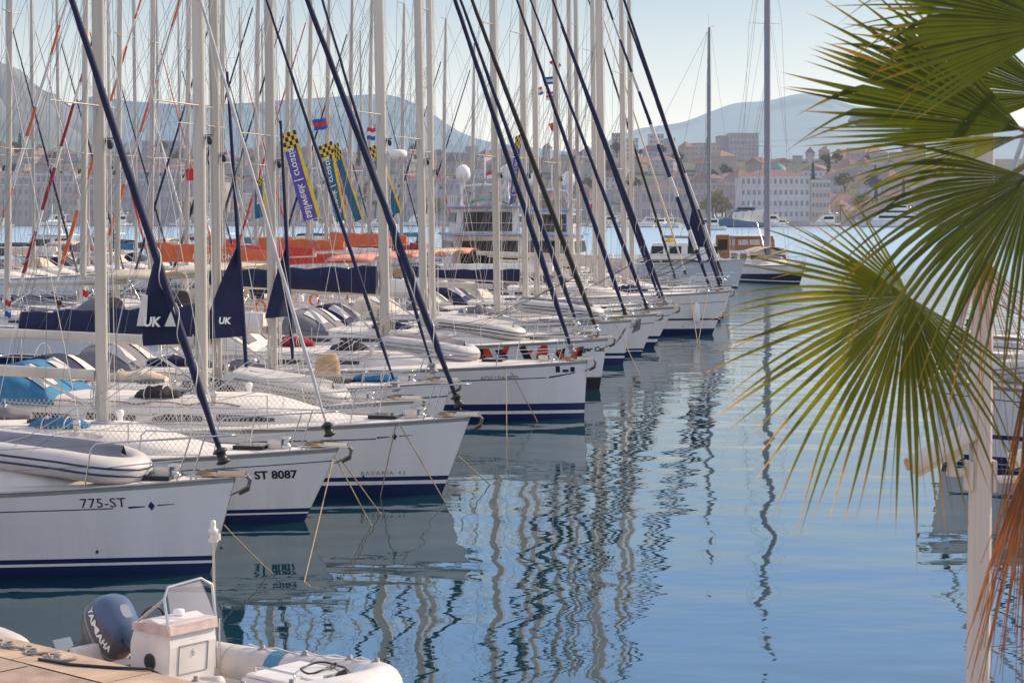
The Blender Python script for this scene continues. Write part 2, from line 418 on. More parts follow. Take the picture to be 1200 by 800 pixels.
    if g('wheel', True):
        m = MB(); cx = -.86 * L; cz = deckz(cx) + .42; wr = .5
        m.tube([(cx, wr * math.cos(a), cz + wr * math.sin(a)) for a in [2 * math.pi * k / 24 for k in range(25)]], .018, 6)
        for k in range(5):
            a = 2 * math.pi * k / 5; m.tube([(cx, 0, cz), (cx, wr * math.cos(a), cz + wr * math.sin(a))], .01, 5)
        wobj = m.build('steering_wheel', STEEL, root)
        m = MB(); m.box((cx + .16, 0, cz - .25), (.22, .3, .9)); m.build('binnacle', WHITE, root, .05)
    # spray hood and bimini
    sh = g('hood', 'navy')
    if sh:
        m = MB(); w0 = .58 * B / 2 + .12; x0 = xb + .95; bz = cab(xb + .3, 0).z - .06
        def hood(u, v):
            a = math.pi * v; x = x0 - 1.45 * u ** .85; hh = .72 * (math.sin(min(1, u * 1.25) * math.pi / 2) ** .8) * (1 - .08 * max(0, u - .8) * 5)
            ww = w0 * (.86 + .14 * u); c = math.cos(a); s = math.sin(a)
            return Vector((x + .1 * s * u, -ww * math.copysign(abs(c) ** .6, c), bz - .12 + (hh + .05) * s ** .55))
        m.grid(hood, 9, 16); hd = m.build('sprayhood', CCOLS[sh], root)
        if det >= 2:
            for v0, v1 in ((.26, .46), (.54, .74)):
                m = MB(); m.grid(lambda i, j: hood(.16 + .42 * i, v0 + (v1 - v0) * j) + Vector((.02, 0, .018)), 5, 5); m.build('hood_window', g('hoodwin', CLGREY), hd)
    bm_ = g('bimini')
    if bm_:
        x0, x1 = -.74 * L, -.93 * L; w = .40 * B; bz = deckz(x0) + 1.75
        def bim(u, v):
            y = (v * 2 - 1); return Vector((x0 + (x1 - x0) * u, y * w, bz + .16 * (1 - y * y) + .05 * math.sin(u * math.pi) - .10 * abs(y) ** 6))
        m = MB(); m.grid(bim, 6, 10); bo = m.build('bimini', CCOLS[bm_], root)
        so = bo.modifiers.new('thick', 'SOLIDIFY'); so.thickness = .02
        for sg in (-1, 1):
            for xx in (x0 + .05, x1 + .1):
                m = MB(); m.tube([(xx, sg * (w - .03), bz - .05), ((x0 + x1) / 2 + (xx - (x0 + x1) / 2) * .25, sg * w, deckz(x0) + .1)], .0125, 6); m.build('bimini_leg', STEEL, bo)
    # mast
    d = p['d']; xm = -d; mh = g('mh', 16.5); rakeb = g('mrake', .012)
    zf = (cab(xm, 0).z if xb < xm < xa else deckz(xm)) - .02
    mw, ml = g('mdim', (.075, .115)); mm_ = g('mastm', ALU)
    def mx(z): return xm - rakeb * (z - zf)
    def masttube(z0, z1, a, b, taper=True):
        rg = []
        for k in range(9):
            z = z0 + (z1 - z0) * k / 8; s = 1 if not taper else 1 - .32 * smooth(.72, 1.0, (z - zf) / mh)
            rg.append([Vector((mx(z) + b * s * math.cos(q), a * s * math.sin(q), z)) for q in [2 * math.pi * j / 14 for j in range(14)]])
        return rg
    m = MB(); m.rings(masttube(zf, zf + mh, mw, ml)); mast = m.build('mast', mm_, root)
    m = MB(); m.box((xm - ml * .99 - .006, 0, zf + mh * .5), (.02, .018, mh * .96), 0, Matrix.Rotation(-math.atan(rakeb), 3, 'Y')); m.build('sail_track', GREY, mast)
    m = MB(); m.box((xm, 0, zf + .02), (ml * 3.0, mw * 3.4, .06)); m.build('mast_collar', STEEL, mast, .01)
    m = MB(); m.tube([(mx(zf + mh), 0, zf + mh), (mx(zf + mh) - .05, .05, zf + mh + .9)], .008, 5); m.tube([(mx(zf + mh), 0, zf + mh), (mx(zf + mh) + .35, -.02, zf + mh + .12)], .012, 5); m.build('masthead_aerial', BLACK, mast)
    sp = g('spread', [.36, .66]); swp = .22; tips = {}
    hbm = H.hb(H.t_at(xm, fb), fb)
    for k, f in enumerate(sp):
        z = zf + mh * f; ln = (hbm * .78) * (1 - .24 * k)
        for sg in (-1, 1):
            tip = Vector((mx(z) - swp * ln, sg * ln, z + .04)); tips[(k, sg)] = tip; rt = Vector((mx(z), sg * mw * .9, z))
            m = MB(); pts = [rt.lerp(tip, q) for q in (0, .25, .5, .75, 1)]; m.tube(pts, [.048, .044, .038, .032, .024], 8, flat=.38); m.build('spreader', mm_, mast)
    if g('mlight', True):
        z = zf + mh * g('mlz', .32); m = MB(); m.box((mx(z) + ml + .06, 0, z), (.10, .09, .05)); m.lathe([(.03, -.14), (.055, -.10), (.055, -.02), (.04, 0)], 10, (mx(z) + ml + .09, 0, z)); m.box((mx(z) + ml + .08, 0, z + .05), (.16, .05, .02)); m.build('mast_light', BLACK, mast, .004)
    if g('radar'):
        z = zf + mh * g('radar'); m = MB(); m.lathe([(.0, -.10), (.22, -.10), (.25, -.06), (.25, .04), (.2, .09), (.0, .11)], 18, (mx(z) + ml + .30, 0, z)); m.box((mx(z) + ml + .12, 0, z - .1), (.3, .1, .04)); m.build('radar_dome', WHITE, mast)
    wr = g('wire', .0048)
    for sg in (-1, 1):
        cp = Vector((xm - .38, sg * (hbm * .86), deckz(xm, hbm * .86)))
        pts = [cp] + [tips[(k, sg)] for k in range(len(sp))] + [Vector((mx(zf + mh * .97), sg * mw, zf + mh * .965))]
        m = MB(); m.tube(pts, wr, 4); m.build('shroud', WIRE, root)
        m = MB(); m.tube([cp + Vector((.12, -sg * .05, 0)), Vector((mx(zf + mh * sp[0]), sg * mw, zf + mh * sp[0] - .05))], wr, 4); m.build('shroud', WIRE, root)
        if len(sp) > 1:
            m = MB(); m.tube([tips[(0, sg)], Vector((mx(zf + mh * sp[1]), sg * mw, zf + mh * sp[1] - .05))], wr * .8, 4); m.build('shroud', WIRE, root)
    zt = zf + mh * .985
    m = MB(); q = Vector((-.99 * L, 0, deckz(-.95 * L))); top = Vector((mx(zt) - ml, 0, zt)); sp_ = q.lerp(top, .22)
    m.tube([top, sp_], wr, 4)
    for sg in (-1, 1): m.tube([sp_, (-.985 * L, sg * B * .34, deckz(-.95 * L) + .02)], wr, 4)
    m.build('backstay', WIRE, root)
    for k in range(g('haly', 5 if det >= 2 else 3)):
        zt2 = zf + mh * (.97 - .1 * k); off = (.13 + .05 * k); sg = -1 if k % 2 == 0 else 1; fo = Vector((xm + off, sg * (.10 + .04 * k), zf + .05))
        if k >= 3: fo = Vector((xm + [1.6, -1.5, .9][k - 3], sg * hbm * .8, deckz(xm, hbm * .8) + .05))
        m = MB(); m.tube([fo, (mx(zt2) + ml + .02, sg * .03, zt2)], .0062, 5); m.build('halyard', HALY, root)
    # rope tails hung at the mast foot
    m = MB(); rr = random.Random(len(p['label']))
    for k in range(7):
        a = rr.uniform(0, 6.28); rad = .16 + .04 * rr.random(); z0 = zf + rr.uniform(.35, 1.25)
        m.tube([(mx(z0) + math.cos(a) * rad * (1 + .1 * math.sin(q * 3)), math.sin(a) * rad * .8 + .05 * math.sin(q * 6.28), z0 - .5 * math.sin(q * 3.14)) for q in [i / 8 for i in range(9)]], .009, 5)
    m.build('coiled_rope', [HALY, ROPE, CLGREY][rr.randrange(3)], root)
    # boom and sail
    bl = g('boom', 4.6); bz = zf + g('bz', 1.0); blift = g('blift', .03)
    bm0 = Vector((xm - ml - .02, 0, bz)); bm1 = Vector((xm - ml - bl, g('by', 0.0), bz + bl * blift))
    m = MB(); m.tube([bm0, bm1], .075, 10, flat=1.35); boom = m.build('boom', mm_, root)
    m = MB(); m.tube([Vector((mx(zf) - ml, 0, zf + .25)), bm0.lerp(bm1, .28)], .03, 8); m.build('boom_vang', STEEL, boom)
    m = MB(); m.tube([bm0.lerp(bm1, .97), (bm1.x + .15, 0, deckz(max(bm1.x, -.93 * L)) + .35)], .011, 5); m.build('mainsheet', HALY, boom)
    m = MB(); m.tube([bm1, top], wr, 4); m.build('topping_lift', WIRE, boom)
    cv = g('cover')
    if cv:
        hgt = g('coverh', .34); rg = []
        for i in range(13):
            f = i / 12; c = bm0.lerp(bm1, .02 + .95 * f); hh = hgt * (1.25 - .55 * f) * (1 + .07 * math.sin(i * 2.3)); ww = .17 * (1.1 - .3 * f) * (1 + .06 * math.sin(i * 1.7 + 1))
            rg.append([c + Vector((0, ww * math.cos(q) * (1 - .35 * max(0, math.sin(q))), hh * (.42 + .58 * math.sin(q)))) for q in [2 * math.pi * j / 14 for j in range(14)]])
        m = MB(); m.rings(rg); cvo = m.build('sail_cover', CCOLS[cv], boom)
        if g('covertext'):
            body, sz = g('covertext'); c = bm0.lerp(bm1, .5); sgn = g('cside', -1)
            lettering(body, sz, lambda a, b: Vector((c.x + (a if sgn < 0 else -a), sgn * .185, c.z + .12 + b)), INKW, cvo)
    # forestay with furled headsail
    fx, fz0 = g('foot', -.30), g('footz', None)
    I = g('I', 14.0); zdk = deckz(fx); z0 = zdk + .06; A = Vector((fx, 0, z0)); T = Vector((mx(zf + I) + ml, 0, zdk + I)); D = (T - A)
    m = MB(); m.tube([A, T], .007, 5); st = m.build('forestay', WIRE, root)
    gm = g('genoa', CNAVY)
    if gm is not None:
        gms = gm if isinstance(gm, list) else [gm]; nseg = 46; r0 = gr_ = g('gr', .058)
        f0 = .42 / D.length; pts = []; rs = []; rm = []
        jit = random.Random(int(fx * 100) + int(I * 10))
        for i in range(nseg + 1):
            f = i / nseg; ff = f0 + (.96 - f0) * f; pts.append(A + D * ff + Vector((jit.uniform(-.006, .006), jit.uniform(-.006, .006), 0)))
            rs.append(r0 * (.62 + .38 * smooth(0, .10, f)) * (1 - .5 * smooth(.15, 1.0, f)) * (1 + jit.uniform(-.05, .05)))
            rm.append(0 if len(gms) == 1 else (1 if (i % g('gper', 9)) < g('gstripe', 3) else 0))
        m = MB(); m.tube(pts, rs, 10, rowmi=rm[:-1]); fs_ = m.build('furled_sail', gms, root)
        dd = D.normalized(); rot = Vector((0, 0, 1)).rotation_difference(dd).to_matrix()
        m = MB(); m.lathe([(.03, -.12), (.10, -.10), (.115, -.07), (.075, -.05), (.07, .05), (.115, .07), (.10, .10), (.03, .14)], 14, A + dd * .28, 0, rot); m.build('furler_drum', g('drumm', [BLACK, STEEL, GREY][int(L * 10) % 3]), fs_)
        if gr_ > .05:       # the sheet, wound in open turns round the lower roll
            aa = dd.orthogonal().normalized(); bb = dd.cross(aa); pts = []
            f1 = .16 + .02 * (int(L * 10) % 5)
            for i in range(61):
                q = i / 60; f = .035 + f1 * q; k_ = f * nseg; ix = int(k_); rad = rs[ix] + (rs[ix + 1] - rs[ix]) * (k_ - ix) + .008; a = q * 6.283 * 3.2
                pts.append(A + D * (f0 + (.96 - f0) * f) + aa * math.cos(a) * rad + bb * math.sin(a) * rad)
            m = MB(); m.tube(pts, .0095, 5); m.build('sheet_wrap', HALY, fs_)
        fl = g('flap')
        if fl:       # loose clew of the sail hanging from the roll: (start fraction z low, z high, out)
            zl, zh, out, txt = fl; sgn = g('fside', 1)
            def onstay(z): return A + D * ((z - A.z) / D.z)
            def ff_(u, v):   # u up, v outwards
                z = zl + (zh - zl) * u; q = onstay(z); w = out * (1 - u ** 1.2) + .02
                return q + Vector((-w * v, .05 * math.sin(v * 3.0 + u * 4) + .04 * v, -.04 * v))
            m = MB(); m.grid(ff_, 12, 8); fo = m.build('sail_clew', gms[0], fs_)
            if txt:
                bq = onstay(zl + .32)
                lettering(txt, .19, lambda a, b: bq + Vector((-out * .58 + a, -.085, b)), INKW, fo, bold=.008, shear=.15)
                m = MB(); qa = onstay(zl + .36); m.add([qa + Vector((-.02, -.06, .20)), qa + Vector((.03, -.05, -.10)), qa + Vector((-.17, -.06, -.10)), qa + Vector((-.08, -.06, .10))], [(0, 1, 2, 3)]); m.build('sail_patch', CWHITE, fo)
                m = MB(); m.add([qa + Vector((-out * .93, -.05, -.10)), qa + Vector((-out * .70, -.05, -.10)), qa + Vector((-out * .66, -.05, .36)), qa + Vector((-out * .80, -.05, .36))], [(0, 1, 2, 3)]); m.build('sail_patch', CWHITE, fo)
    # stanchions, lifelines, pulpit
    if det >= 1:
        tst = g('stanch', [.06, .2, .34, .48, .61, .73])
        for sg in (-1, 1):
            tops = []
            for t in tst:
                h = H.hb(t, H.sheer(t)) - .07; b = Vector((H.x(t, H.sheer(t)), sg * h, dz(t))); tp = b + Vector((0, sg * .02, .64)); tops.append((b, tp))
                m = MB(); m.tube([b, tp], .0125, 6); m.build('stanchion', STEEL, root)
            tp_ = .85; hP = H.hb(tp_, H.sheer(tp_)) - .05; pb = Vector((H.x(tp_, H.sheer(tp_)), sg * hP, dz(tp_)))
            for frac in (1.0, .52):
                m = MB(); m.tube([b.lerp(t_, frac) for b, t_ in tops] + [pb + Vector((0, 0, .64 * frac))], wr * .9, 4); m.build('lifeline', WIRE, root)
        pul = MB(); pz = .66; pts = []
        for sg in (-1, 1):
            seq = []
            for t, f in ((.85, 1), (.90, 1), (.95, 1), (.985, 1.1)):
                h = max(H.hb(t, H.sheer(t)) - .05, .13); seq.append(Vector((H.x(t, H.sheer(t)) + (.12 if t > .98 else .04 if t > .94 else 0), sg * h, dz(t) + pz)))
            base = Vector((seq[0].x - .12, seq[0].y, dz(.85))); pts.append([base, seq[0] + Vector((-.02, 0, -.08)), seq[0] + Vector((.06, 0, 0))] + seq[1:])
        full = pts[0] + [pts[0][-1].lerp(pts[1][-1], .5) + Vector((.10, 0, 0))] + pts[1][::-1]
        pul.tube(full, .0135, 7)
        for sg, ps in zip((-1, 1), pts):
            q = ps[-2]; t = .95; pul.tube([q, Vector((q.x - .22, q.y, dz(t)))], .0125, 6)
            a = ps[1].lerp(ps[0], .5); pul.tube([a, Vector((ps[-2].x - .12, ps[-2].y, (q.z + dz(t)) / 2))], .011, 6)
        pul.build('pulpit', STEEL, root)
        w = B * .37; xq = -.985 * L; zq = dz(0)
        for sg in (-1, 1):
            psh = MB(); psh.tube([(-.92 * L, sg * w, zq), (-.925 * L, sg * w, zq + .64), (xq, sg * w * .95, zq + .66), (xq - .02, sg * w * .3, zq + .66)], .0135, 6)
            psh.tube([(xq, sg * w * .95, zq + .66), (xq + .02, sg * w * .95, zq)], .0125, 6); psh.build('pushpit', STEEL, root)
        # deck gear: handrails, winches, vents, sheets, lifebuoy
        for sg in (-1, 1):
            m = MB(); pts = []
            for k in range(13):
                f = .30 + .62 * k / 12; q = cab(xa + (xb - xa) * f, sg * .62); pts.append(q + Vector((0, 0, .055 if k % 3 else .005)))
            m.tube(pts, .016, 6); m.build('handrail', TEAK if int(L * 10) % 2 else STEEL, root)
            for xx in (xb + .35, xb - .7):
                q = Vector((xx, sg * (.60 * B / 2 * 1.02 - .1 if xx < xb else .35), 0)); q.z = (deckz(xx, q.y) + .34) if xx < xb else cab(xx, 0).z
                m = MB(); m.lathe([(.075, 0), (.07, .03), (.05, .06), (.06, .12), (.055, .14), (.02, .15)], 12, q); m.build('winch', STEEL, root)
            m = MB(); a_ = Vector((xb - .7, sg * (.60 * B / 2), deckz(xb) + .42)); b_ = Vector((xm - .5, sg * (hbm * .62), deckz(xm) + .12)); c_ = Vector((-.9, sg * .12, deckz(-.9) + 1.9))
            m.tube([a_, b_, b_.lerp(c_, .5) + Vector((0, 0, -.35)), c_], .0075, 5); m.build('jib_sheet', [HALY, ROPE, CNAVY, CLGREY][len(p['label']) % 4], root)
            m = MB(); m.lathe([(.05, 0), (.05, .12), (.07, .16), (.075, .22), (.05, .25), (0, .25)], 12, cab(xa + (xb - xa) * .38, sg * .5) + Vector((0, 0, -.02))); m.build('deck_vent', WHITE if sg > 0 else STEEL, root)
            for k, fq in enumerate((.34, .62, .86)):      # lazy lines holding up the boom
                m = MB(); zt3 = zf + mh * .55; m.tube([(mx(zt3), sg * .06, zt3), (xm - ml - bl * fq, sg * .16, bz + bl * fq * blift + .1)], wr * .8, 4); m.build('lazy_line', WIRE, boom)
        m = MB() if int(L * 10 + fb * 100) % 3 == 0 else None; c = Vector((-.97 * L, -w, zq + .42))
        if m: m.tube([c + Vector((.20 * math.cos(a), -.02, .24 * math.sin(a))) for a in [R_(-65) + R_(310) * k / 16 for k in range(17)]], .055, 8)
        if m: m.build('lifebuoy', [YEL, CWHITE, CORANGE][int(L * 10) % 3], root)
        if g('net'):
            t0, t1 = g('net')
            for sg in (-1, 1):
                m = MB()
                n = g('netn', 110)
                def NP(f, v):
                    t = t0 + (t1 - t0) * f; return Vector((H.x(t, H.sheer(t)), sg * (H.hb(t, H.sheer(t)) - .055), dz(t) + .03 + .60 * v))
                for i in range(n):
                    for dr in (1, -1):
                        f0_ = i / n; f1_ = f0_ + dr * (5.2 / n)
                        if not 0 <= f1_ <= 1: continue
                        a, b = NP(f0_, 0), NP(f1_, 1); ww = Vector((.0045, 0, 0)); m.add([a - ww, a + ww, b + ww, b - ww], [(0, 1, 2, 3)])
                m.build('safety_net', HALY, root)
    if g('anchor', det >= 2):
        z = fb + .03
        m = MB(); m.box((-.06, 0, z + .01), (.50, .13, .03)); m.box((-.04, .065, z + .05), (.42, .012, .07)); m.box((-.04, -.065, z + .05), (.42, .012, .07))
        br = m.build('bow_roller', g('rollm', STEEL), root, .006)
        m = MB(); M = Matrix.Rotation(R_(8), 3, 'Y')
        m.tube([(-.45, 0, z + .07), (-.05, 0, z + .08), (.14, 0, z + .05), (.23, 0, z - .05)], [.022, .026, .03, .03], 6)
        m.tube([(.23, 0, z - .03), (.19, 0, z - .19), (.06, 0, z - .26)], [.03, .034, .02], 6)
        for sg in (-1, 1):
            a, b, c = Vector((.24, 0, z - .12)), Vector((-.06, sg * .05, z - .29)), Vector((.10, sg * .20, z - .21))
            up = Vector((0, 0, .022)); m.add([a, b, c, a + up, b + up, c + up], [(0, 1, 2), (5, 4, 3), (0, 3, 4, 1), (1, 4, 5, 2), (2, 5, 3, 0)])
        m.build('anchor', GALV, br)
        m = MB(); wx = -.95; m.lathe([(.10, 0), (.10, .06), (.06, .08), (.06, .15), (.10, .17), (.09, .2), (0, .21)], 14, (wx, 0, deckz(wx))); m.box((wx - .18, 0, deckz(wx) + .07), (.26, .2, .16)); m.build('windlass', STEEL, root, .02)
        for sg in (-1, 1):
            m = MB(); tt = .955; y = sg * (H.hb(tt, H.sheer(tt)) - .08); x = H.x(tt, H.sheer(tt)); z = dz(tt) + .05
            m.tube([(x - .12, y, z + .03), (x, y, z + .045), (x + .12, y, z + .03)], .014, 6); m.tube([(x - .04, y, z - .05), (x - .04, y, z + .04)], .014, 6); m.tube([(x + .04, y, z - .05), (x + .04, y, z + .04)], .014, 6); m.build('cleat', STEEL, root)
        m = MB(); c = Vector((-.55, .22, deckz(-.55) + .03))
        for k in range(4): m.tube([c + Vector(((.15 - .02 * k) * math.cos(a), (.15 - .02 * k) * math.sin(a) * .9, .022 * k)) for a in [2 * math.pi * j / 16 for j in range(17)]], .014, 5)
        m.build('coiled_mooring_line', ROPE, root)
    if det >= 2:      # through-hull fittings
        for fx2, fz2 in ((-1.5 - .1 * B, .36), (-3.4, .52), (-5.2, .45)):
            for sg in (-1, 1):
                q = H.side(fx2, fz2, .004, sg); m = MB(); m.add([q + Vector((.028 * math.cos(a), sg * .004, .028 * math.sin(a))) for a in [2 * math.pi * k / 10 for k in range(10)]], [tuple(range(10))]); m.build('skin_fitting', BLACK, hull)
    p['H'] = H; p['root'] = root; p['deckz'] = deckz; p['cab'] = cab; p['zf'] = zf; p['A'] = A; p['D'] = D
    return p

def to_world(p, v):
    c, s = math.cos(p['rz']), math.sin(p['rz']); v = Vector(v)
    return Vector((p['loc'][0] + c * v.x - s * v.y, p['loc'][1] + s * v.x + c * v.y, v.z))
def local_at(p, px):
    """local x on the boat's centreline seen at photo column px"""
    c, s = math.cos(p['rz']), math.sin(p['rz']); k = (px - 600) / F
    X0, Y0 = p['loc']; return (k * Y0 - X0) / (c - k * s)
# ------------------------------------------------------------------ world, sun, camera
SUN_AZ, SUN_EL = R_(62), R_(32)
world = bpy.data.worlds.new("World"); scene.world = world; world.use_nodes = True
wn = world.node_tree.nodes; wl = world.node_tree.links
sky = wn.new('ShaderNodeTexSky'); sky.sky_type = 'NISHITA'; sky.sun_disc = False
sky.sun_elevation = SUN_EL; sky.sun_rotation = SUN_AZ; sky.air_density = 1.0; sky.dust_density = 0.7; sky.ozone_density = 1.6; sky.altitude = 0
hs = wn.new('ShaderNodeHueSaturation'); hs.inputs['Saturation'].default_value = 0.72; hs.inputs['Value'].default_value = 1.0
wl.new(sky.outputs[0], hs.inputs['Color'])
# the physical sky, evened out with a plain gradient by elevation (thin haze at the horizon, blue above)
tcw = wn.new('ShaderNodeTexCoord'); spw = wn.new('ShaderNodeSeparateXYZ'); wl.new(tcw.outputs['Generated'], spw.inputs[0])
rw = wn.new('ShaderNodeValToRGB'); els = rw.color_ramp.elements
els[0].position = 0.0; els[0].color = (1.10, 1.05, .99, 1); els[1].position = 1.0; els[1].color = (.74, .72, .84, 1)
for ps, cl in ((.035, (1.0, .99, .97)), (.105, (.52, .61, .68)), (.15, (.50, .72, .98)), (.21, (.42, .76, 1.42)), (.30, (.56, .80, 1.30)), (.5, (.82, .80, .92))):
    e = els.new(ps); e.color = (*cl, 1)
wl.new(spw.outputs[2], rw.inputs[0])
sc_ = wn.new('ShaderNodeVectorMath'); sc_.operation = 'SCALE'; sc_.inputs['Scale'].default_value = .165; wl.new(hs.outputs[0], sc_.inputs[0])
mxw = wn.new('ShaderNodeMix'); mxw.data_type = 'RGBA'; mxw.inputs[0].default_value = .68; wl.new(sc_.outputs[0], mxw.inputs[6]); wl.new(rw.outputs[0], mxw.inputs[7])
wl.new(mxw.outputs[2], wn['Background'].inputs[0]); wn['Background'].inputs[1].default_value = 1.0
sl = bpy.data.lights.new('sun', 'SUN'); sl.energy = 5.0; sl.angle = R_(0.5); sl.color = (1.0, 0.83, 0.62)
so = bpy.data.objects.new('sun', sl); COL.objects.link(so)
sdir = Vector((math.sin(SUN_AZ) * math.cos(SUN_EL), math.cos(SUN_AZ) * math.cos(SUN_EL), math.sin(SUN_EL)))
so.rotation_euler = sdir.to_track_quat('Z', 'Y').to_euler()
cam = bpy.data.cameras.new('camera'); co = bpy.data.objects.new('camera', cam); COL.objects.link(co)
co.location = (0, 0, EYE); co.rotation_euler = (R_(90), 0, 0)
cam.sensor_width = 36; cam.lens = 36 * F / W; cam.shift_y = -(HH / 2 - YH) / W; cam.clip_end = 40000; cam.clip_start = 0.1
cam.dof.use_dof = True; cam.dof.focus_distance = 38; cam.dof.aperture_fstop = 11
scene.camera = co
scene.view_settings.view_transform = 'Standard'; scene.view_settings.look = 'None'; scene.view_settings.exposure = 0
scene.render.engine = 'CYCLES'; scene.cycles.use_denoising = True
scene.cycles.max_bounces = 6; scene.cycles.transparent_max_bounces = 12

# ------------------------------------------------------------------ water
def water():
    m = bpy.data.materials.new('harbour_water'); m.use_nodes = True; nt = m.node_tree; N = nt.nodes; L = nt.links
    b = N['Principled BSDF']; b.inputs['Base Color'].default_value = (0.004, 0.034, 0.046, 1); b.inputs['IOR'].default_value = 1.8
    tc = N.new('ShaderNodeTexCoord')
    def noi(scale, det, sx=1, sy=1, rot=0, dist=0.0):
        mp = N.new('ShaderNodeMapping'); mp.inputs['Scale'].default_value = (sx, sy, 1); mp.inputs['Rotation'].default_value = (0, 0, rot)
        L.new(tc.outputs['Object'], mp.inputs[0])
        n = N.new('ShaderNodeTexNoise'); n.inputs['Scale'].default_value = scale; n.inputs['Detail'].default_value = det; n.inputs['Roughness'].default_value = .45; n.inputs['Distortion'].default_value = dist
        L.new(mp.outputs[0], n.inputs['Vector']); return n.outputs[0]
    def bump(h, dist, prev=None, strength=1.0):
        bp = N.new('ShaderNodeBump'); bp.inputs['Distance'].default_value = dist; bp.inputs['Strength'].default_value = strength
        L.new(h, bp.inputs['Height'])
        if prev: L.new(prev, bp.inputs['Normal'])
        return bp.outputs[0]
    n1 = bump(noi(.42, 1.0, 1, 1.25, .3), .040)
    n2 = bump(noi(1.5, 1.5, .8, 1.3, -.2), .0068, n1)
    n2 = bump(noi(5.5, 2, .7, 1.5, .5), .0006, n2)
    # breezy patches further out carry small ripples, sheltered water by the hulls stays smooth
    sp = N.new('ShaderNodeSeparateXYZ'); L.new(tc.outputs['Object'], sp.inputs[0])
    mr = N.new('ShaderNodeMapRange'); mr.inputs[1].default_value = 70; mr.inputs[2].default_value = 240; mr.inputs[3].default_value = 0.0; mr.inputs[4].default_value = 1.0
    L.new(sp.outputs[1], mr.inputs[0])
    mr2 = N.new('ShaderNodeMapRange'); mr2.inputs[1].default_value = 70; mr2.inputs[2].default_value = 230; mr2.inputs[3].default_value = 0.012; mr2.inputs[4].default_value = 0.22
    L.new(sp.outputs[1], mr2.inputs[0]); L.new(mr2.outputs[0], b.inputs['Roughness'])
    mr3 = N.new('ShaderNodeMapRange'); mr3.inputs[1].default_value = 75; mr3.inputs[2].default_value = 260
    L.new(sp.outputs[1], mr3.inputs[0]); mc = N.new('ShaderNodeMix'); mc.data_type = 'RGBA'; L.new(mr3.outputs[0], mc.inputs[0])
    mc.inputs[6].default_value = (0.004, 0.034, 0.046, 1); mc.inputs[7].default_value = (0.34, 0.47, 0.54, 1); L.new(mc.outputs[2], b.inputs['Base Color'])  # base colour pales with distance, painting in the bright sky reflection
    h3 = N.new('ShaderNodeMath'); h3.operation = 'MULTIPLY'; L.new(noi(2.6, 3, .7, 1.4, .1), h3.inputs[0]); L.new(mr.outputs[0], h3.inputs[1])
    n3 = bump(h3.outputs[0], .06, n2)
    L.new(n3, b.inputs['Normal'])
    pn = noi(.045, 2, .5, 1.6, .2); pr = N.new('ShaderNodeMapRange'); pr.inputs[1].default_value = .35; pr.inputs[2].default_value = .65; pr.inputs[3].default_value = .45; pr.inputs[4].default_value = 1.5
    L.new(pn, pr.inputs[0])
    for nd in N:
        if nd.bl_idname == 'ShaderNodeBump' and nd.inputs['Distance'].default_value < .01: L.new(pr.outputs[0], nd.inputs['Strength'])
    mb = MB(); mb.add([(-900, -60, 0), (900, -60, 0), (900, 1500, 0), (-900, 1500, 0)], [(0, 1, 2, 3)])
    o = mb.build('water', m); tag(o, 'calm blue harbour water mirroring masts and hulls', kind='structure')
water()

# ------------------------------------------------------------------ front row of yachts: bows to the right, a little towards us
TH = R_(-13)
AX = Vector((math.cos(TH), math.sin(TH)))
FRONT = 'yachts moored side by side in the front row'
def front(bow, Y, mast=None, slope=.34, **k):
    p = dict(loc=(KX(bow, Y), Y), rz=TH, group=FRONT); p.update(k)
    if mast is not None: p['d'] = -local_at(p, mast)
    if 'I' not in p: p['I'] = (p['d'] + p.get('foot', -.30)) * .974 / slope
    p.setdefault('mh', max(p['I'] * 1.10, 15.5))
    return make_yacht(p)


EMB = lambda x, z: [([(x - .30, z - .030), (x - .08, z - .012), (x - .08, z + .002), (x - .30, z)], INKN, 'bow_emblem'), ([(x + .08, z - .002), (x + .30, z + .014), (x + .30, z + .022), (x + .08, z + .016)], INKN, 'bow_emblem'), ([(x - .045, z), (x, z - .07), (x + .045, z), (x, z + .07)], INKN, 'bow_emblem')]
REG = lambda **k: dict(nm='registration_number', **k)
b1 = front(276, 28.75, slope=.339, d=4.6, fb=1.40, L=12.3, B=3.9, rake=.40, zs=(.15, .19, .26), cove=None, foot=-.12, det=3,
    label='nearest white yacht with navy furled headsail and 775-ST on its bow', gr=.062, flap=(3.35, 4.7, .66, 'UK'), hood='navy', bimini='navy',
    texts=[('775-ST', -1.72, 1.09, .20, INK, REG(spacing=1.05))], decals=EMB(-1.10, 1.03) + [([(-9, .90), (-1.6, 1.0), (-1.6, 1.015), (-9, .92)], INKN, 'cove_line')],
    cab=(-1.75, -8.3), cabh=.44, wins=[(.34, .52), (.56, .72), (.76, .92)])
b2 = front(397, 33.5, 120, slope=.302, fb=1.26, L=12.0, B=3.8, rake=.62, zs=(.14, .17, .235), cove=INKN, covez=(.20, .218), det=3, foot=-.10,
    label='white yacht with ST 8087 on its bow and pale furled headsail', genoa=CLGREY, gr=.034, hood='white', bimini='blue',
    texts=[('ST 8087', -.99, .83, .195, INK, REG(bold=.006))], net=(.06, .85), cab=(-2.1, -8.2), cabh=.46, bz=.85, haly=6)
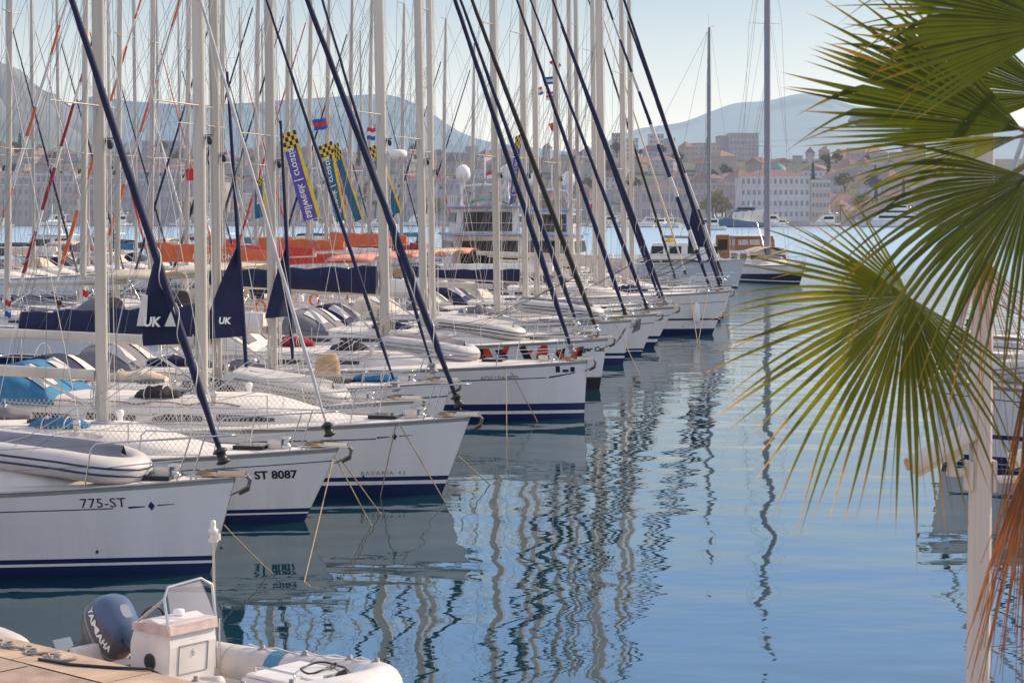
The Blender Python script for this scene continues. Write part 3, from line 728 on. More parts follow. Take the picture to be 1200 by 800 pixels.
b3 = front(551, 36.8, 237, slope=.376, fb=1.44, L=12.9, B=4.0, rake=.55, zs=(.20, .27, .35), cove=None, foot=-.14, det=3,
    label='white yacht with safety netting and two broad navy stripes at its waterline', gr=.070, hood='blue', mdim=(.10, .125),
    texts=[('BAVARIA 42', -1.55, .42, .11, INKG, dict(nm='builder_name', spacing=1.4))], decals=EMB(-1.30, 1.12) + [([(-9, .98), (-1.62, 1.07), (-1.62, 1.09), (-9, 1.01)], INKN, 'cove_line')],
    net=(.06, .86), cab=(-2.2, -8.9), cabh=.50, haly=6, wins=[(.2, .36), (.4, .55), (.6, .75), (.8, .94)])
b4 = front(485, 41.0, 255, slope=.338, fb=1.35, L=11.6, B=3.6, rake=.5, det=2, foot=-.30, label='white yacht numbered 402-ST with big navy boom tent, behind the netted yacht', gr=.042, hood='navy', hoodwin=CWHITE, wire=.005,
    texts=[('402-ST', -1.75, 1.02, .20, INK, REG())], net=(.3, .86), cover='navy', coverh=.62, mdim=(.08, .11))
b5 = front(529, 45.3, 320, slope=.30, fb=1.36, L=11.9, B=3.8, rake=.42, det=2, foot=-.36, label='white yacht numbered 703-ST with slim navy furled headsail and grey hood', gr=.044, hood='grey', wire=.005,
    texts=[('703-ST', -2.35, 1.12, .22, INK, REG())], cover='white', cabh=.40, mdim=(.09, .12))
b6 = front(688, 50.4, 452, slope=.319, fb=1.46, L=13.4, B=4.2, rake=.08, plumb=True, zs=(.14, .22, .40), det=2, foot=-.32, cove=None, mrake=.022,
    label='white plumb-bowed yacht with navy zipped sail bag on its boom', gr=.075, hood='white', hoodwin=CGREY, cover='navy', coverh=.52, boom=4.9, bz=1.5, radar=.30,
    texts=[('ADIO PAMETI', -2.05, 1.08, .15, INKG, dict(nm='boat_name'))], decals=[([(-3.1, 1.0), (-.95, 1.06), (-.95, 1.08), (-3.1, 1.03)], INKN, 'cove_line'), ([(-.90, 1.05), (-.30, 1.16), (-.26, 1.19), (-.86, 1.10)], INKN, 'cove_line'), ([(-5.5, .93), (-3.25, .97), (-3.15, 1.06), (-5.5, 1.03)], INKN, 'hull_window'),
        ([(-.72, 1.20), (-.62, 1.20), (-.62, 1.36), (-.72, 1.36)], INK, 'bow_emblem'), ([(-.56, 1.20), (-.42, 1.20), (-.42, 1.27), (-.56, 1.27)], INK, 'bow_emblem'), ([(-.38, 1.20), (-.28, 1.20), (-.28, 1.33), (-.38, 1.33)], INK, 'bow_emblem')],
    cab=(-3.0, -9.5), mdim=(.10, .14), wire=.0055)
TG = []
rg_ = random.Random(5)
for k in range(14):      # torn stripes of the painted graphic
    x0 = -3.75 + k * .215; w = rg_.uniform(.16, .34); sl_ = rg_.uniform(-.30, .30); zb_ = .70 + rg_.uniform(0, .12); zt_ = 1.36 - rg_.uniform(0, .14)
    TG.append(([(x0, zb_), (x0 + w, zb_ + rg_.uniform(-.05, .1)), (x0 + w * .8 + sl_, zt_), (x0 + sl_, zt_ - rg_.uniform(0, .1))], [ORANGEP, INK, ORANGEP, REDP, INK, WHITE][k % 6], 'hull_graphic'))
TG.append(([(-1.25, .80), (-.98, .76), (-1.0, .84), (-1.45, 1.30)], ORANGEP, 'hull_graphic'))
b7 = front(712, 58.6, 497, slope=.365, fb=1.50, L=13.0, B=4.3, rake=.25, zs=(.36, .37, .38), anti=INK, cove=None, det=2, foot=-.24,
    label='white yacht with red and black torn graphic on its side, black furled headsail', genoa=CBLACK, gr=.088, gstripe=3, hood='grey',
    texts=[('Tiger Cat', -.47, 1.20, .19, INK, dict(nm='boat_name', shear=.3, bold=.006))], decals=TG, cab=(-2.6, -9.3), mdim=(.11, .13), wire=.006, mrake=.02)
b8 = front(693, 63.2, 507, slope=.354, fb=1.42, L=12.4, B=3.9, det=2, foot=-.38, label='white yacht half hidden behind the one with the red and black graphic, navy headsail', gr=.085, hood='navy', wire=.006, cover='white', mdim=(.10, .11))
b9 = front(740, 68.1, 583, slope=.334, fb=1.52, L=13.2, B=4.1, rake=.30, zs=(.22, .30, .40), det=2, foot=-.15, label='white yacht with an upturned dinghy with navy side bands on its foredeck', gr=.085, hood='beige', wire=.0065, cove=None,
    decals=[([(-.55, .70), (-.25, 1.22), (-.15, 1.30), (-.32, .95)], INKG, 'bow_emblem')], mdim=(.11, .13), mrake=.016)
b10 = front(770, 72.6, 616, slope=.37, fb=1.50, L=12.6, B=3.9, rake=.6, det=2, foot=-.30, label='white yacht with grey bow flash between two dinghy-carrying yachts', gr=.080, wire=.0065, hood='grey', cover='navy',
    decals=[([(-.9, .8), (-.6, .95), (-.55, 1.35), (-.72, 1.32)], INKG, 'bow_emblem')], mdim=(.11, .12))
b11 = front(790, 76.4, 630, slope=.362, fb=1.58, L=12.8, B=4.0, rake=.8, zs=(.22, .34, .46), det=2, foot=-.30, label='white yacht whose bow shows two dark stripes and a dark oval hatch cover', gr=.088, wire=.0065, hood='navy', mdim=(.10, .12))
b12 = front(783, 80.6, 654, slope=.352, fb=1.55, L=12.0, B=3.8, det=2, foot=-.30, label='white yacht squeezed in just before the high-sided end yacht, thin navy headsail', gr=.085, wire=.0065, hood='beige', cover='white')
b13 = front(855, 84.7, 706, slope=.325, fb=1.86, L=15.0, B=4.6, rake=.75, zs=(.26, .62, .70), cove=GREY, covez=(.42, .45), det=2, foot=-.36, label='big high-sided white yacht with a white fender at its bow, end of the row', gr=.105, wire=.007, hood='navy', mh=20, mdim=(.13, .17), bz=1.3, boom=5.5)
b14 = front(842, 89.6, 698, slope=.35, fb=1.6, L=13.5, B=4.2, det=2, foot=-.32, label='white yacht with navy and white spiral-striped furled headsail beyond the high-sided yacht', genoa=[CLGREY, CNAVY], gper=8, gstripe=5, gr=.10, wire=.007, hood='grey')
b15 = front(855, 94.3, 732, slope=.345, fb=1.6, L=13.5, B=4.2, det=1, foot=-.32, label='white yacht with broad navy roll at the far end of the row', gr=.105, wire=.007, hood='navy', mdim=(.11, .14), flap=(3.6, 5.7, .95, None))
b16 = front(858, 99.0, 741, slope=.36, fb=1.6, L=13.0, B=4.2, det=1, foot=-.32, label='farthest yacht of the front row, with pale furled headsail', genoa=[CLGREY, CBLACK], gper=10, gstripe=3, gr=.09, wire=.007, hood='grey', mdim=(.10, .13))
b17 = front(800, 105.0, 670, slope=.30, fb=1.55, L=12.0, B=3.8, det=1, foot=-.35, label='white yacht set back beyond the row with a thin black headsail', genoa=CBLACK, gr=.075, wire=.007, hood='navy')
b18 = front(812, 111.0, 678, slope=.31, fb=1.55, L=12.0, B=3.8, det=1, foot=-.35, label='white yacht set back farthest beyond the row, beige roll on its stay', genoa=CBEIGE, gr=.06, wire=.007, hood='beige')

# small furled staysails with a loose navy corner, set inside the forestay
def staysail(p, pxf, ztop, zl, zh, out, txt):
    xf = local_at(p, pxf); A = Vector((xf, -.06, p['deckz'](xf) + .1)); T = Vector((-p['d'] + .15, -.05, ztop)); D = T - A
    m = MB(); m.tube([A, T], .007, 5); st = m.build('inner_stay', WIRE, p['root'])
    m = MB(); m.tube([A + D * f for f in (.06, .1, .3, .6, .85)], [.03, .045, .05, .04, .03], 10); r_ = m.build('furled_staysail', CNAVY, st)
    def on(z): return A + D * ((z - A.z) / D.z)
    m = MB(); m.grid(lambda u, v: on(zl + (zh - zl) * u) + Vector((-(out * (1 - u ** 1.1) + .03) * v, -.34 * math.sin(min(1, v * 1.6) * 1.57) * (1 - u) - .05 * math.sin(v * 5 + u * 4), -.05 * v)), 14, 12); c_ = m.build('sail_clew', CNAVY, r_)
    if txt:
        b_ = on(zl + .34); lettering(txt, .19, lambda a, b: b_ + Vector((-out * .34 + a, -.36, b)), INKW, c_, bold=.008, shear=.15)
staysail(b4, 292, 9.5, 2.65, 4.6, .85, 'UK')
staysail(b5, 345, 8.5, 2.85, 4.5, .50, None)
# dinghies stowed on the foredecks
def on_deck(p, x, y, label, lift=.0, **k):
    w = to_world(p, (x, y, 0)); z = p['deckz'](x, y) + lift
    return make_dinghy((w.x, w.y, z), p['rz'] + k.pop('turn', 0.0), label, **k)
on_deck(b1, -2.75, -.15, 'upturned dinghy with navy bands on the nearest yacht', lift=.12, L=2.9, pitch=R_(5), bottom=HYPADK, r=.20, B=1.6)
on_deck(b4, -2.7, 0, 'long grey upturned dinghy with dark band behind the netting', lift=.10, L=2.6, pitch=R_(9), stripe=INKG, r=.20)
on_deck(b7, -3.9, 0, 'upturned white dinghy with black band on the yacht with the red graphic', lift=.16, L=2.8, pitch=R_(6), stripe=INK, r=.20)
on_deck(b6, -4.2, .2, 'pale grey covered dinghy on the yacht with the navy sail bag', lift=.14, L=2.6, pitch=R_(6), stripe=GREY, bottom=CGREY, r=.21, fab=CLGREY)
on_deck(b9, -2.5, 0, 'upturned dinghy with broad navy band on the far white yacht', lift=.2, L=3.1, pitch=R_(5), stripe=NAVY, r=.24, bottom=HYPADK)

# a big tan chair-like outboard cover and bucket clutter on the 402-ST yacht foredeck
def hood_box(p, x, y, label):
    w = to_world(p, (x, y, p['deckz'](x, y))); t = thing('engine_cover', label, 'engine cover', tuple(w), p['rz'] + .5)
    m = MB(); rg = []
    for k in range(9):
        f = k / 8; s = 1.0 - .12 * f - .55 * max(0, f - .6) ** 1.2
        rg.append([Vector((.30 * s * math.copysign(abs(math.cos(q)) ** .6, math.cos(q)), .24 * s * math.copysign(abs(math.sin(q)) ** .6, math.sin(q)), .14 + .52 * f)) for q in [2 * math.pi * j / 16 for j in range(16)]])
    m.rings(rg); m.build('cloth_cover', mat('tan_canvas', (.50, .33, .19), .85, var=.15, scale=6, bump=.01, bscale=8), t)
    m = MB(); m.box((0, 0, .07), (.62, .50, .14)); m.build('wooden_base', TEAK, t, .01)
hood_box(b5, -3.05, .15, 'tan cloth cover on a wooden base on the foredeck of the 703-ST yacht')

# soft sail bags, stowed fenders and gear lying on the decks
def sail_bag(p, x, y, label, L=1.3, r=.20, mt=CNAVY, turn=0.0, on_cabin=False):
    z = p['cab'](x, y / 1.2).z if on_cabin else p['deckz'](x, y); w = to_world(p, (x, y, z)); t = thing('sail_bag', label, 'sail bag', tuple(w), p['rz'] + turn)
    rr = random.Random(len(label)); m = MB(); rg = []
    for i in range(13):
        f = i / 12; q = r * (math.sin(math.pi * (.06 + .88 * f)) ** .45) * rr.uniform(.86, 1.1); x_ = (f - .5) * L
        rg.append([Vector((x_, q * 1.15 * math.cos(a) + .03 * math.sin(i * 1.3), max(.0, q * (.62 + .72 * math.sin(a)) + .02 * math.sin(a * 5 + i)))) for a in [2 * math.pi * k / 16 for k in range(16)]])
    m.rings(rg); m.build('bag', mt, t)
    for f in (.28, .66):
        m = MB(); m.tube([((f - .5) * L, r * 1.22 * math.cos(a), max(.01, r * (.62 + .80 * math.sin(a)))) for a in [2 * math.pi * k / 16 for k in range(17)]], .012, 5); m.build('strap', HALY, t)
    return t
sail_bag(b1, -5.6, .5, 'navy sail bag on the coachroof of the nearest yacht', mt=CNAVY, on_cabin=True)
sail_bag(b2, -4.9, -.55, 'folded blue tarpaulin roll beside the mast of the ST 8087 yacht', mt=CBLUE, L=1.1, r=.16, on_cabin=True)
sail_bag(b2, -6.6, .35, 'grey sail bag on the coachroof of the ST 8087 yacht', mt=CGREY, turn=.3, on_cabin=True)
sail_bag(b3, -6.0, -.6, 'dark bundle of canvas by the mast of the netted yacht', mt=CBLACK, L=.9, on_cabin=True)
sail_bag(b4, -4.4, -.5, 'navy bundle by the mast of the 402-ST yacht', mt=CNAVY, L=1.2, on_cabin=True)
sail_bag(b4, -6.4, .3, 'beige bundle on the coachroof of the 402-ST yacht', mt=CBEIGE, L=1.5, on_cabin=True)
sail_bag(b5, -4.9, -.5, 'dark grey bundle beside the mast of the 703-ST yacht', mt=CGREY, L=1.2, on_cabin=True)
sail_bag(b5, -6.8, .2, 'navy sail bag on the coachroof of the 703-ST yacht', mt=CNAVY, L=1.6, on_cabin=True)
sail_bag(b5, -1.9, .3, 'blue sail bag on the foredeck of the 703-ST yacht', mt=CBLUE, L=1.1, r=.17)
sail_bag(b6, -6.2, -.6, 'black bundle by the mast of the plumb-bowed yacht', mt=CBLACK, L=1.0, on_cabin=True)
sail_bag(b6, -8.0, .1, 'maroon bundle on the coachroof of the plumb-bowed yacht', mt=CMAROON, L=1.2, on_cabin=True)
sail_bag(b7, -6.6, -.5, 'navy bundle beside the mast of the yacht with the red graphic', mt=CNAVY, L=1.2, on_cabin=True)
sail_bag(b9, -5.4, -.5, 'grey bundle beside the mast of the far dinghy-carrying yacht', mt=CGREY, L=1.3, on_cabin=True)
sail_bag(b13, -4.4, .2, 'navy sail bag on the foredeck of the high-sided end yacht', mt=CNAVY, L=1.6, r=.24)

# fenders and ropes
def fender_on(p, x, z, label, sg=-1, **k):
    v = p['H'].side(x, z, k.get('r', .11) + .005, sg); w = to_world(p, v); return make_fender(tuple(w), label, **k)
fender_on(b13, -1.35, .95, 'white fender on the bow of the high-sided end yacht', L=.85, r=.15)
fender_on(b1, -3.47, .95, 'navy fender on the nearest yacht, at the picture edge', L=.7, r=.13, material=NAVY)
def bowline(p, x, y, z, end, label, sag=.0, **k):
    a = to_world(p, (x, y, z)); e = Vector(end); pts = [a.lerp(e, i / 8) - Vector((0, 0, sag * math.sin(math.pi * i / 8))) for i in range(9)]
    return mooring_rope(pts, label, **k)
def wpt(px, py):      # a point under the water surface straight below a photo pixel's water spot
    Y = EYE * F / (py - YH); return Vector((KX(px, Y), Y, -.12))
bowline(b1, -.16, -.05, .72, wpt(331, 672), 'tan rope slanting from the nearest yacht into the water', .03)
bowline(b2, -.05, -.12, 1.15, wpt(352, 690), 'tan rope from the ST 8087 bow nearly straight down', .02)
bowline(b2, -.02, -.10, 1.10, wpt(440, 616), 'outer of two tan ropes from the ST 8087 bow roller')
bowline(b2, -.02, .10, 1.10, wpt(452, 602), 'inner of two tan ropes from the ST 8087 bow roller')
bowline(b3, -1.25, -.66, 1.38, wpt(444, 582), 'grey-tan rope from the netted yacht sloping left to the water')
bowline(b3, -1.20, -.66, 1.38, wpt(526, 588), 'grey-tan rope from the netted yacht sloping right to the water')
bowline(b3, -.25, .1, .70, wpt(580, 566), 'tan rope from the stem of the netted yacht out to the right')
bowline(b6, -1.9, -1.02, 1.40, wpt(594, 515), 'tan rope hanging down the side of the plumb-bowed yacht')
bowline(b6, -1.85, -1.02, 1.40, wpt(633, 494), 'tan rope slanting right down the side of the plumb-bowed yacht', .02)
bowline(b9, -.5, -.35, 1.45, wpt(752, 440), 'rope from the bow of the far dinghy-carrying yacht', r=.016)
bowline(b13, -.9, -.5, 1.78, wpt(818, 398), 'rope slanting from the high-sided end yacht to the water', r=.018)
bowline(b13, -1.6, -.9, 1.75, wpt(818, 402), 'steeper rope down the side of the high-sided end yacht', r=.018)

# ------------------------------------------------------------------ second row on the other side of the pontoon: bows away to the left
OPP = 'yachts moored in the second row with bows to the left'
rowo = (KX(276, 28.75), 28.75); rdir = Vector((-math.sin(TH), math.cos(TH)))
def opp(px, **k):
    # bow line of this row lies 30 m behind the front bows; the mast is 5 m aft of the bow
    bx, by = rowo[0] - 28.5 * AX.x, rowo[1] - 28.5 * AX.y; d = k.pop('d', 4.9)
    mx_, my_ = bx + d * AX.x, by + d * AX.y; kk = (px - 600) / F
    s = (kk * my_ - mx_) / (rdir.x - kk * rdir.y)
    p = dict(loc=(bx + s * rdir.x, by + s * rdir.y), rz=TH + math.pi, group=OPP, d=d, det=1, wire=.0065, L=12.2, fb=1.42, B=3.6, anchor=False, I=14.5, mh=16.5)
    p.update(k); return make_yacht(p)
opp(8, label='white yacht at the picture edge with navy rolled headsail, second row', genoa=CNAVY, gr=.075, bimini='beige', hood='grey', radar=.0)
opp(97, label='white yacht with orange and white spiral headsail and beige sunshade', genoa=[CWHITE, CORANGE], gper=11, gstripe=4, gr=.085, bimini='beige', hood='grey', mdim=(.11, .13))
opp(137, label='white yacht with maroon and white spiral headsail', genoa=[CMAROON, CWHITE], gper=9, gstripe=3, gr=.078, bimini='beige', hood='beige')
opp(176, label='white yacht with orange sail cover lettered in white', genoa=[CORANGE, CWHITE], gper=12, gstripe=4, gr=.08, cover='orange', coverh=.60, boom=5.6, bz=1.6, covertext=('IMPRESSION', .34), cside=1, hood='beige', blift=.0)
opp(218, label='white yacht with half orange, half white headsail roll and red cover', genoa=[CORANGE, CLGREY], gper=16, gstripe=8, gr=.085, cover='red', coverh=.55, bz=1.5, hood='navy')
opp(258, label='white yacht with dark red sail cover, white hood and navy stay roll', genoa=CNAVY, gr=.06, cover='red', coverh=.5, bz=1.5, hood='white')
opp(299, label='white yacht with red cover next to the purple banner', genoa=CNAVY, gr=.07, cover='orange', coverh=.55, bz=1.7, hood='navy', bimini='salmon')
opp(335, label='white yacht under the purple banner with salmon sunshade', genoa=CNAVY, gr=.065, cover='red', bimini='salmon', hood='red', coverh=.45)
opp(361, label='white yacht with plain white cover beside the teal banner', genoa=CRED, gr=.06, cover='white', coverh=.4, bz=1.3, hood='white', bimini='salmon')
opp(382, label='white yacht with salmon sunshade and orange boom cover', genoa=CLGREY, gr=.07, cover='orange', coverh=.6, bz=1.8, bimini='salmon', hood='beige')
opp(409, label='white yacht with maroon boom cover under the teal banners', genoa=CNAVY, gr=.07, cover='maroon', coverh=.5, bz=1.4, bimini='beige', hood='navy')
opp(432, label='farther white yacht with red cover close to the motor yacht', genoa=CLGREY, gr=.06, cover='red', coverh=.5, hood='navy', bimini='salmon')
opp(470, label='white yacht with a wide beige sunshade near the motor yacht', genoa=CLGREY, gr=.06, cover='white', hood='beige', bimini='beige')
opp(519, label='white yacht moored left of the motor yacht, navy boom cover', genoa=CNAVY, gr=.07, cover='navy', hood='navy')
opp(553, label='white yacht right before the motor yacht with a navy loose sail corner', genoa=CNAVY, gr=.07, cover='white', hood='navy', flap=(2.6, 4.6, .9, None), mh=15.5)
# third row further off, bows to the right again
ROW3 = 'yachts of the third row, mostly hidden behind the second'
r3r = random.Random(11); kinds3 = ['navy', 'beige', 'white', 'grey', 'red', 'blue']
for k, px3 in enumerate([12, 40, 70, 104, 130, 160, 187, 212, 238, 262, 284, 310, 344, 366, 388, 425, 447, 492]):
    bx, by = rowo[0] - 42 * AX.x, rowo[1] - 42 * AX.y; d3 = 4.8; mx3, my3 = bx - d3 * AX.x, by - d3 * AX.y; kk = (px3 - 600) / F
    s3 = (kk * my3 - mx3) / (rdir.x - kk * rdir.y); cvr = kinds3[k % 6]; gnm = ['navy', 'lightgrey', 'black', 'red', 'navy', 'white', 'orange'][k % 7]
    make_yacht(dict(loc=(bx + s3 * rdir.x, by + s3 * rdir.y), rz=TH, group=ROW3, d=d3, det=0, wire=.0085, L=12, B=3.6, fb=1.4, anchor=False, I=15 + r3r.uniform(0, 2), mh=r3r.uniform(17, 22), haly=1, wheel=False, mlight=k % 2 == 0,
        genoa=CCOLS[gnm], gr=.075, cover=cvr, hood=['beige', 'navy', 'grey'][k % 3], bimini=[None, 'beige', None, 'navy'][k % 4], mdim=(.075, r3r.uniform(.09, .13)),
        label=f"distant white yacht with {cvr} boom cover and {'light grey' if gnm == 'lightgrey' else gnm} furled headsail, third row"))
# pontoon between the two rows
m = MB(); pa = Vector((rowo[0], rowo[1])) - AX * 14.1 - rdir * 8
for k in range(14):
    c = pa + rdir * (4 + 8 * k + 4); M = Matrix.Rotation(TH, 3, 'Z'); m.box((c.x, c.y, .42), (1.7, 7.9, .5), 0, M); m.box((c.x, c.y, .69), (1.6, 7.85, .035), 1, M)
tag(m.build('pontoon', [mat('pontoon_concrete', (.35, .34, .32), .85), TEAK]), 'floating pontoon between the two rows of yachts', kind='structure')

# ------------------------------------------------------------------ right-hand yachts, bows to the left
RG = 'yachts moored on the right behind the lamp post'
r1 = make_yacht(dict(loc=(KX(1089, 41.7), 41.7), rz=R_(167), group=RG, label='white yacht right of the lamp post with navy stripes and a name on its bow', L=13.5, B=4.2, fb=1.76, rake=.28, plumb=True, d=5.2, I=15, mh=17,
    zs=(.04, .05, .20), covez=(.26, .28), det=3, foot=-.25, gr=.055, genoa=CLGREY, texts=[('MOSES', -2.28, 1.30, .19, INKN, dict(nm='boat_name', sg=1, bold=.012, spacing=1.15))],
    decals=[], hood='navy', cove=NAVY, cab=(-2.9, -9.5)))
for q in ([(-9, .50), (-.4, .58), (-.4, .66), (-9, .62)],):
    mm = MB(); vs = []; fs = []
    for i in range(40):
        u = i / 39; vs += [r1['H'].side(q[0][0] + (q[1][0] - q[0][0]) * u, .52 + .06 * u, .005, 1), r1['H'].side(q[0][0] + (q[1][0] - q[0][0]) * u, .62 + .05 * u, .005, 1)]
        if i: fs.append((2 * i - 2, 2 * i, 2 * i + 1, 2 * i - 1))
    hullo = [c for c in r1['root'].children if c.name.startswith('hull')][0]
    mm.add(vs, fs); mm.build('hull_stripe', NAVY, hullo)
fender_on(r1, -2.75, .62, 'round grey fender on the right-hand yacht', sg=1, L=.34, r=.16, material=GREY)
r2 = make_yacht(dict(loc=(KX(1105, 47.5), 47.5), rz=R_(167), group=RG, label='white yacht behind the named one on the right, beige boom cover', L=12.6, B=4.0, fb=1.55, rake=.4, d=4.9, I=14, mh=16.5, det=2, gr=.06, genoa=CLGREY, cover='beige', hood='grey'))
r3 = make_yacht(dict(loc=(KX(1112, 54.0), 54.0), rz=R_(167), group=RG, label='white yacht third back on the right, navy furled headsail', L=12.6, B=4.0, fb=1.5, rake=.5, d=5.2, I=14.5, mh=16.5, det=1, gr=.06, genoa=CNAVY, cover='white', hood='navy'))
r4 = make_yacht(dict(loc=(KX(1120, 61.5), 61.5), rz=R_(167), group=RG, label='white yacht farthest back on the right behind the palm', L=12.6, B=4.0, fb=1.5, rake=.5, d=5.0, I=14.5, mh=16.5, det=1, gr=.06, genoa=CLGREY, hood='grey'))
on_deck(r1, -2.6, 0, 'upturned dinghy on the right-hand named yacht', lift=.2, L=2.6, pitch=R_(5), stripe=INKG)
# person sitting at the helm under the grey hood
# ------------------------------------------------------------------ far shore: land, hills, town, trees
def land_z(Y):
    return 1.8 + 35.0 * smooth(735, 1160, Y) if Y > 720 else 1.8
m = MB()
def landf(u, v):
    Y = 702 + (v ** 1.3) * 900; X = (u - .5) * 1500
    return Vector((X, Y, (land_z(Y) if Y < 1170 else 36.8 - (Y - 1170) * .05) + (2.0 * noise.noise(Vector((X * .01, Y * .01, 3))) if Y > 760 else 0)))
m.grid(landf, 90, 60)
m.add([(-750, 702, 1.8), (750, 702, 1.8), (750, 702, -1), (-750, 702, -1)], [(0, 1, 2, 3)], 1)
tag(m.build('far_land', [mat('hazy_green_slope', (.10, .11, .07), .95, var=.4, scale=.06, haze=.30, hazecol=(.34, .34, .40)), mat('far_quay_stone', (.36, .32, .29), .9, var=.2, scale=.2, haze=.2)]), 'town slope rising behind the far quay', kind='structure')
def hill(name, label, prof, Y, depth, col, haze, hazecol, amp, var=.3, scale=.004):
    m = MB(); x0, x1 = prof[0][0], prof[-1][0]; nu, nv = 150, 26; rn = Vector((Y * .13, 7, 3))
    def f(u, v):
        px = x0 + (x1 - x0) * u; zr = KZ(interp(prof, px), Y); y = Y - depth * (1 - v); x = KX(px, Y)
        e = noise.fractal(Vector((x, y * 2.0, 0)) * (3.2 / depth) + rn, 1.0, 2.0, 6)
        return Vector((x, y + depth * .12 * e, -20 + (zr + 20) * (v ** .9) + amp * e * (v * (1 - v) * 3.2 + .10)))
    m.grid(f, nu, nv)
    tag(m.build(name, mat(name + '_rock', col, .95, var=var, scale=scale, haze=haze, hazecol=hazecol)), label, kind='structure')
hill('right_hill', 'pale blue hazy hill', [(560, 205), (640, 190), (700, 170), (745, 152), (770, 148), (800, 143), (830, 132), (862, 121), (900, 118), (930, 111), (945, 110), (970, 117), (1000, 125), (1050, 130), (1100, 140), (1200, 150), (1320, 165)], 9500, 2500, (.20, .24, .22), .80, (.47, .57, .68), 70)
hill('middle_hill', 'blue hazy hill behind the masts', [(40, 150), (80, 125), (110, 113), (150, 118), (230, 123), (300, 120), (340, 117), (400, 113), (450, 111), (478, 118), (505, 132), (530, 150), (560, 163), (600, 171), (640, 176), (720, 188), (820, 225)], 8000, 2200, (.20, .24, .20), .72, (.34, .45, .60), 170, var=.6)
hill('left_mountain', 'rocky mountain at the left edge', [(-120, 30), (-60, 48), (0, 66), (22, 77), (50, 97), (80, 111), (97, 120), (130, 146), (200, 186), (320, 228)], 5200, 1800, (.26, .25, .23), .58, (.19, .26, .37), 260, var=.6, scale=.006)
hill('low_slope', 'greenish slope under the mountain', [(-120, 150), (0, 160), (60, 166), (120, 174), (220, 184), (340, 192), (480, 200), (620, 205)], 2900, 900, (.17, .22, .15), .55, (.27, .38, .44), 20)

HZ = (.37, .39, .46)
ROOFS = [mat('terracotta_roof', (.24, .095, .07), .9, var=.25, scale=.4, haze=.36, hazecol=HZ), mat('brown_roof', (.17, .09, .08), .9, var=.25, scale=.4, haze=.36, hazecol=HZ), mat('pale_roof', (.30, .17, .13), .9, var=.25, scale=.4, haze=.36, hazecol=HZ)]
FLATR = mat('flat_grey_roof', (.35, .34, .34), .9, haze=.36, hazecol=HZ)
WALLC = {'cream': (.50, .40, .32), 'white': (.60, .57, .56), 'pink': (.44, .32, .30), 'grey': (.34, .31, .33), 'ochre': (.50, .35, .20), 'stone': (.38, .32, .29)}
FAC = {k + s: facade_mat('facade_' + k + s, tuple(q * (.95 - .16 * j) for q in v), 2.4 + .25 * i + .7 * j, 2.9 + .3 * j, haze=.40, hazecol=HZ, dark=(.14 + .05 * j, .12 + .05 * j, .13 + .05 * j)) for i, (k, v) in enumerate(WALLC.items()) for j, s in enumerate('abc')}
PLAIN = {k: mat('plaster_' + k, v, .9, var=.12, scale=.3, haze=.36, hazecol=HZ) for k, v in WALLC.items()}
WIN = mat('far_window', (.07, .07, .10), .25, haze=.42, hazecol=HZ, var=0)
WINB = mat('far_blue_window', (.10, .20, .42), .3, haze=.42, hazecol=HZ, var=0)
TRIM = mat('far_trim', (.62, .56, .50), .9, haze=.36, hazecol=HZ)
def building(x0, x1, z0, z1, Y, depth, wall, roof, roofm, label, cat='house', group=None, name='house', rz=0.0, windows=None, winm=None, rh=2.2, cornice=False):
    w, h = x1 - x0, z1 - z0
    b = thing(name, label, cat, ((x0 + x1) / 2, Y, z0), rz, group)
    m = MB(); m.box((0, depth / 2, h / 2 - 2), (w, depth, h + 4)); wl_ = m.build('wall', wall, b)
    if roof == 'hip':
        e = .5; m = MB(); q = min(w, depth) / 2 * .9
        vs = [(-w/2-e, -e, h), (w/2+e, -e, h), (w/2+e, depth+e, h), (-w/2-e, depth+e, h), (-w/2+q, depth/2, h+rh), (w/2-q, depth/2, h+rh)]
        m.add(vs, [(0, 1, 5, 4), (1, 2, 5), (2, 3, 4, 5), (3, 0, 4), (3, 2, 1, 0)]); r_ = m.build('roof', roofm, b)
    elif roof == 'gable':
        e = .5; m = MB(); vs = [(-w/2-e, -e, h), (w/2+e, -e, h), (w/2+e, depth+e, h), (-w/2-e, depth+e, h), (0, -e, h+rh), (0, depth+e, h+rh)]
        m.add(vs, [(0, 4, 5, 3), (1, 2, 5, 4), (0, 1, 4), (2, 3, 5), (3, 2, 1, 0)]); r_ = m.build('roof', roofm, b)
    else:
        m = MB(); m.box((0, depth/2, h + .25), (w + .4, depth + .4, .5)); r_ = m.build('roof', roofm, b)
    if roof in ('hip', 'gable') and (int(abs(x0) * 7) % 2):
        m = MB(); m.box((w * .2, depth * .4, h + rh * .8), (.8, .8, 1.6)); m.build('chimney', wall if not isinstance(wall, list) else wall[0], r_)
    if windows:
        nx_, nz_, ww, wh = windows
        for i in range(nx_):
            for k in range(nz_):
                cx = -w/2 + w * (i + .5) / nx_; cz = h * (k + .55) / nz_
                m = MB(); m.box((cx, -.06, cz), (ww, .14, wh)); m.build('window', winm or WIN, wl_)
    if cornice:
        m = MB(); m.box((0, -.15, h * .80), (w + .3, .5, .35)); m.box((0, -.15, h - .2), (w + .5, .6, .4)); m.build('cornice', TRIM, b)
    return b
def pxb(px0, px1, pt, pb, Y, depth, *a, **k):
    return building(KX(px0, Y), KX(px1, Y), KZ(pb, Y), KZ(pt, Y), Y, depth, *a, **k)
pxb(868, 949, 207, 258, 716, 18, PLAIN['white'], 'hip', ROOFS[0], 'long pale five-storey palace with rows of windows on the far waterfront', 'building', name='palace', windows=(13, 4, .95, 1.7), cornice=True, rh=2.6)
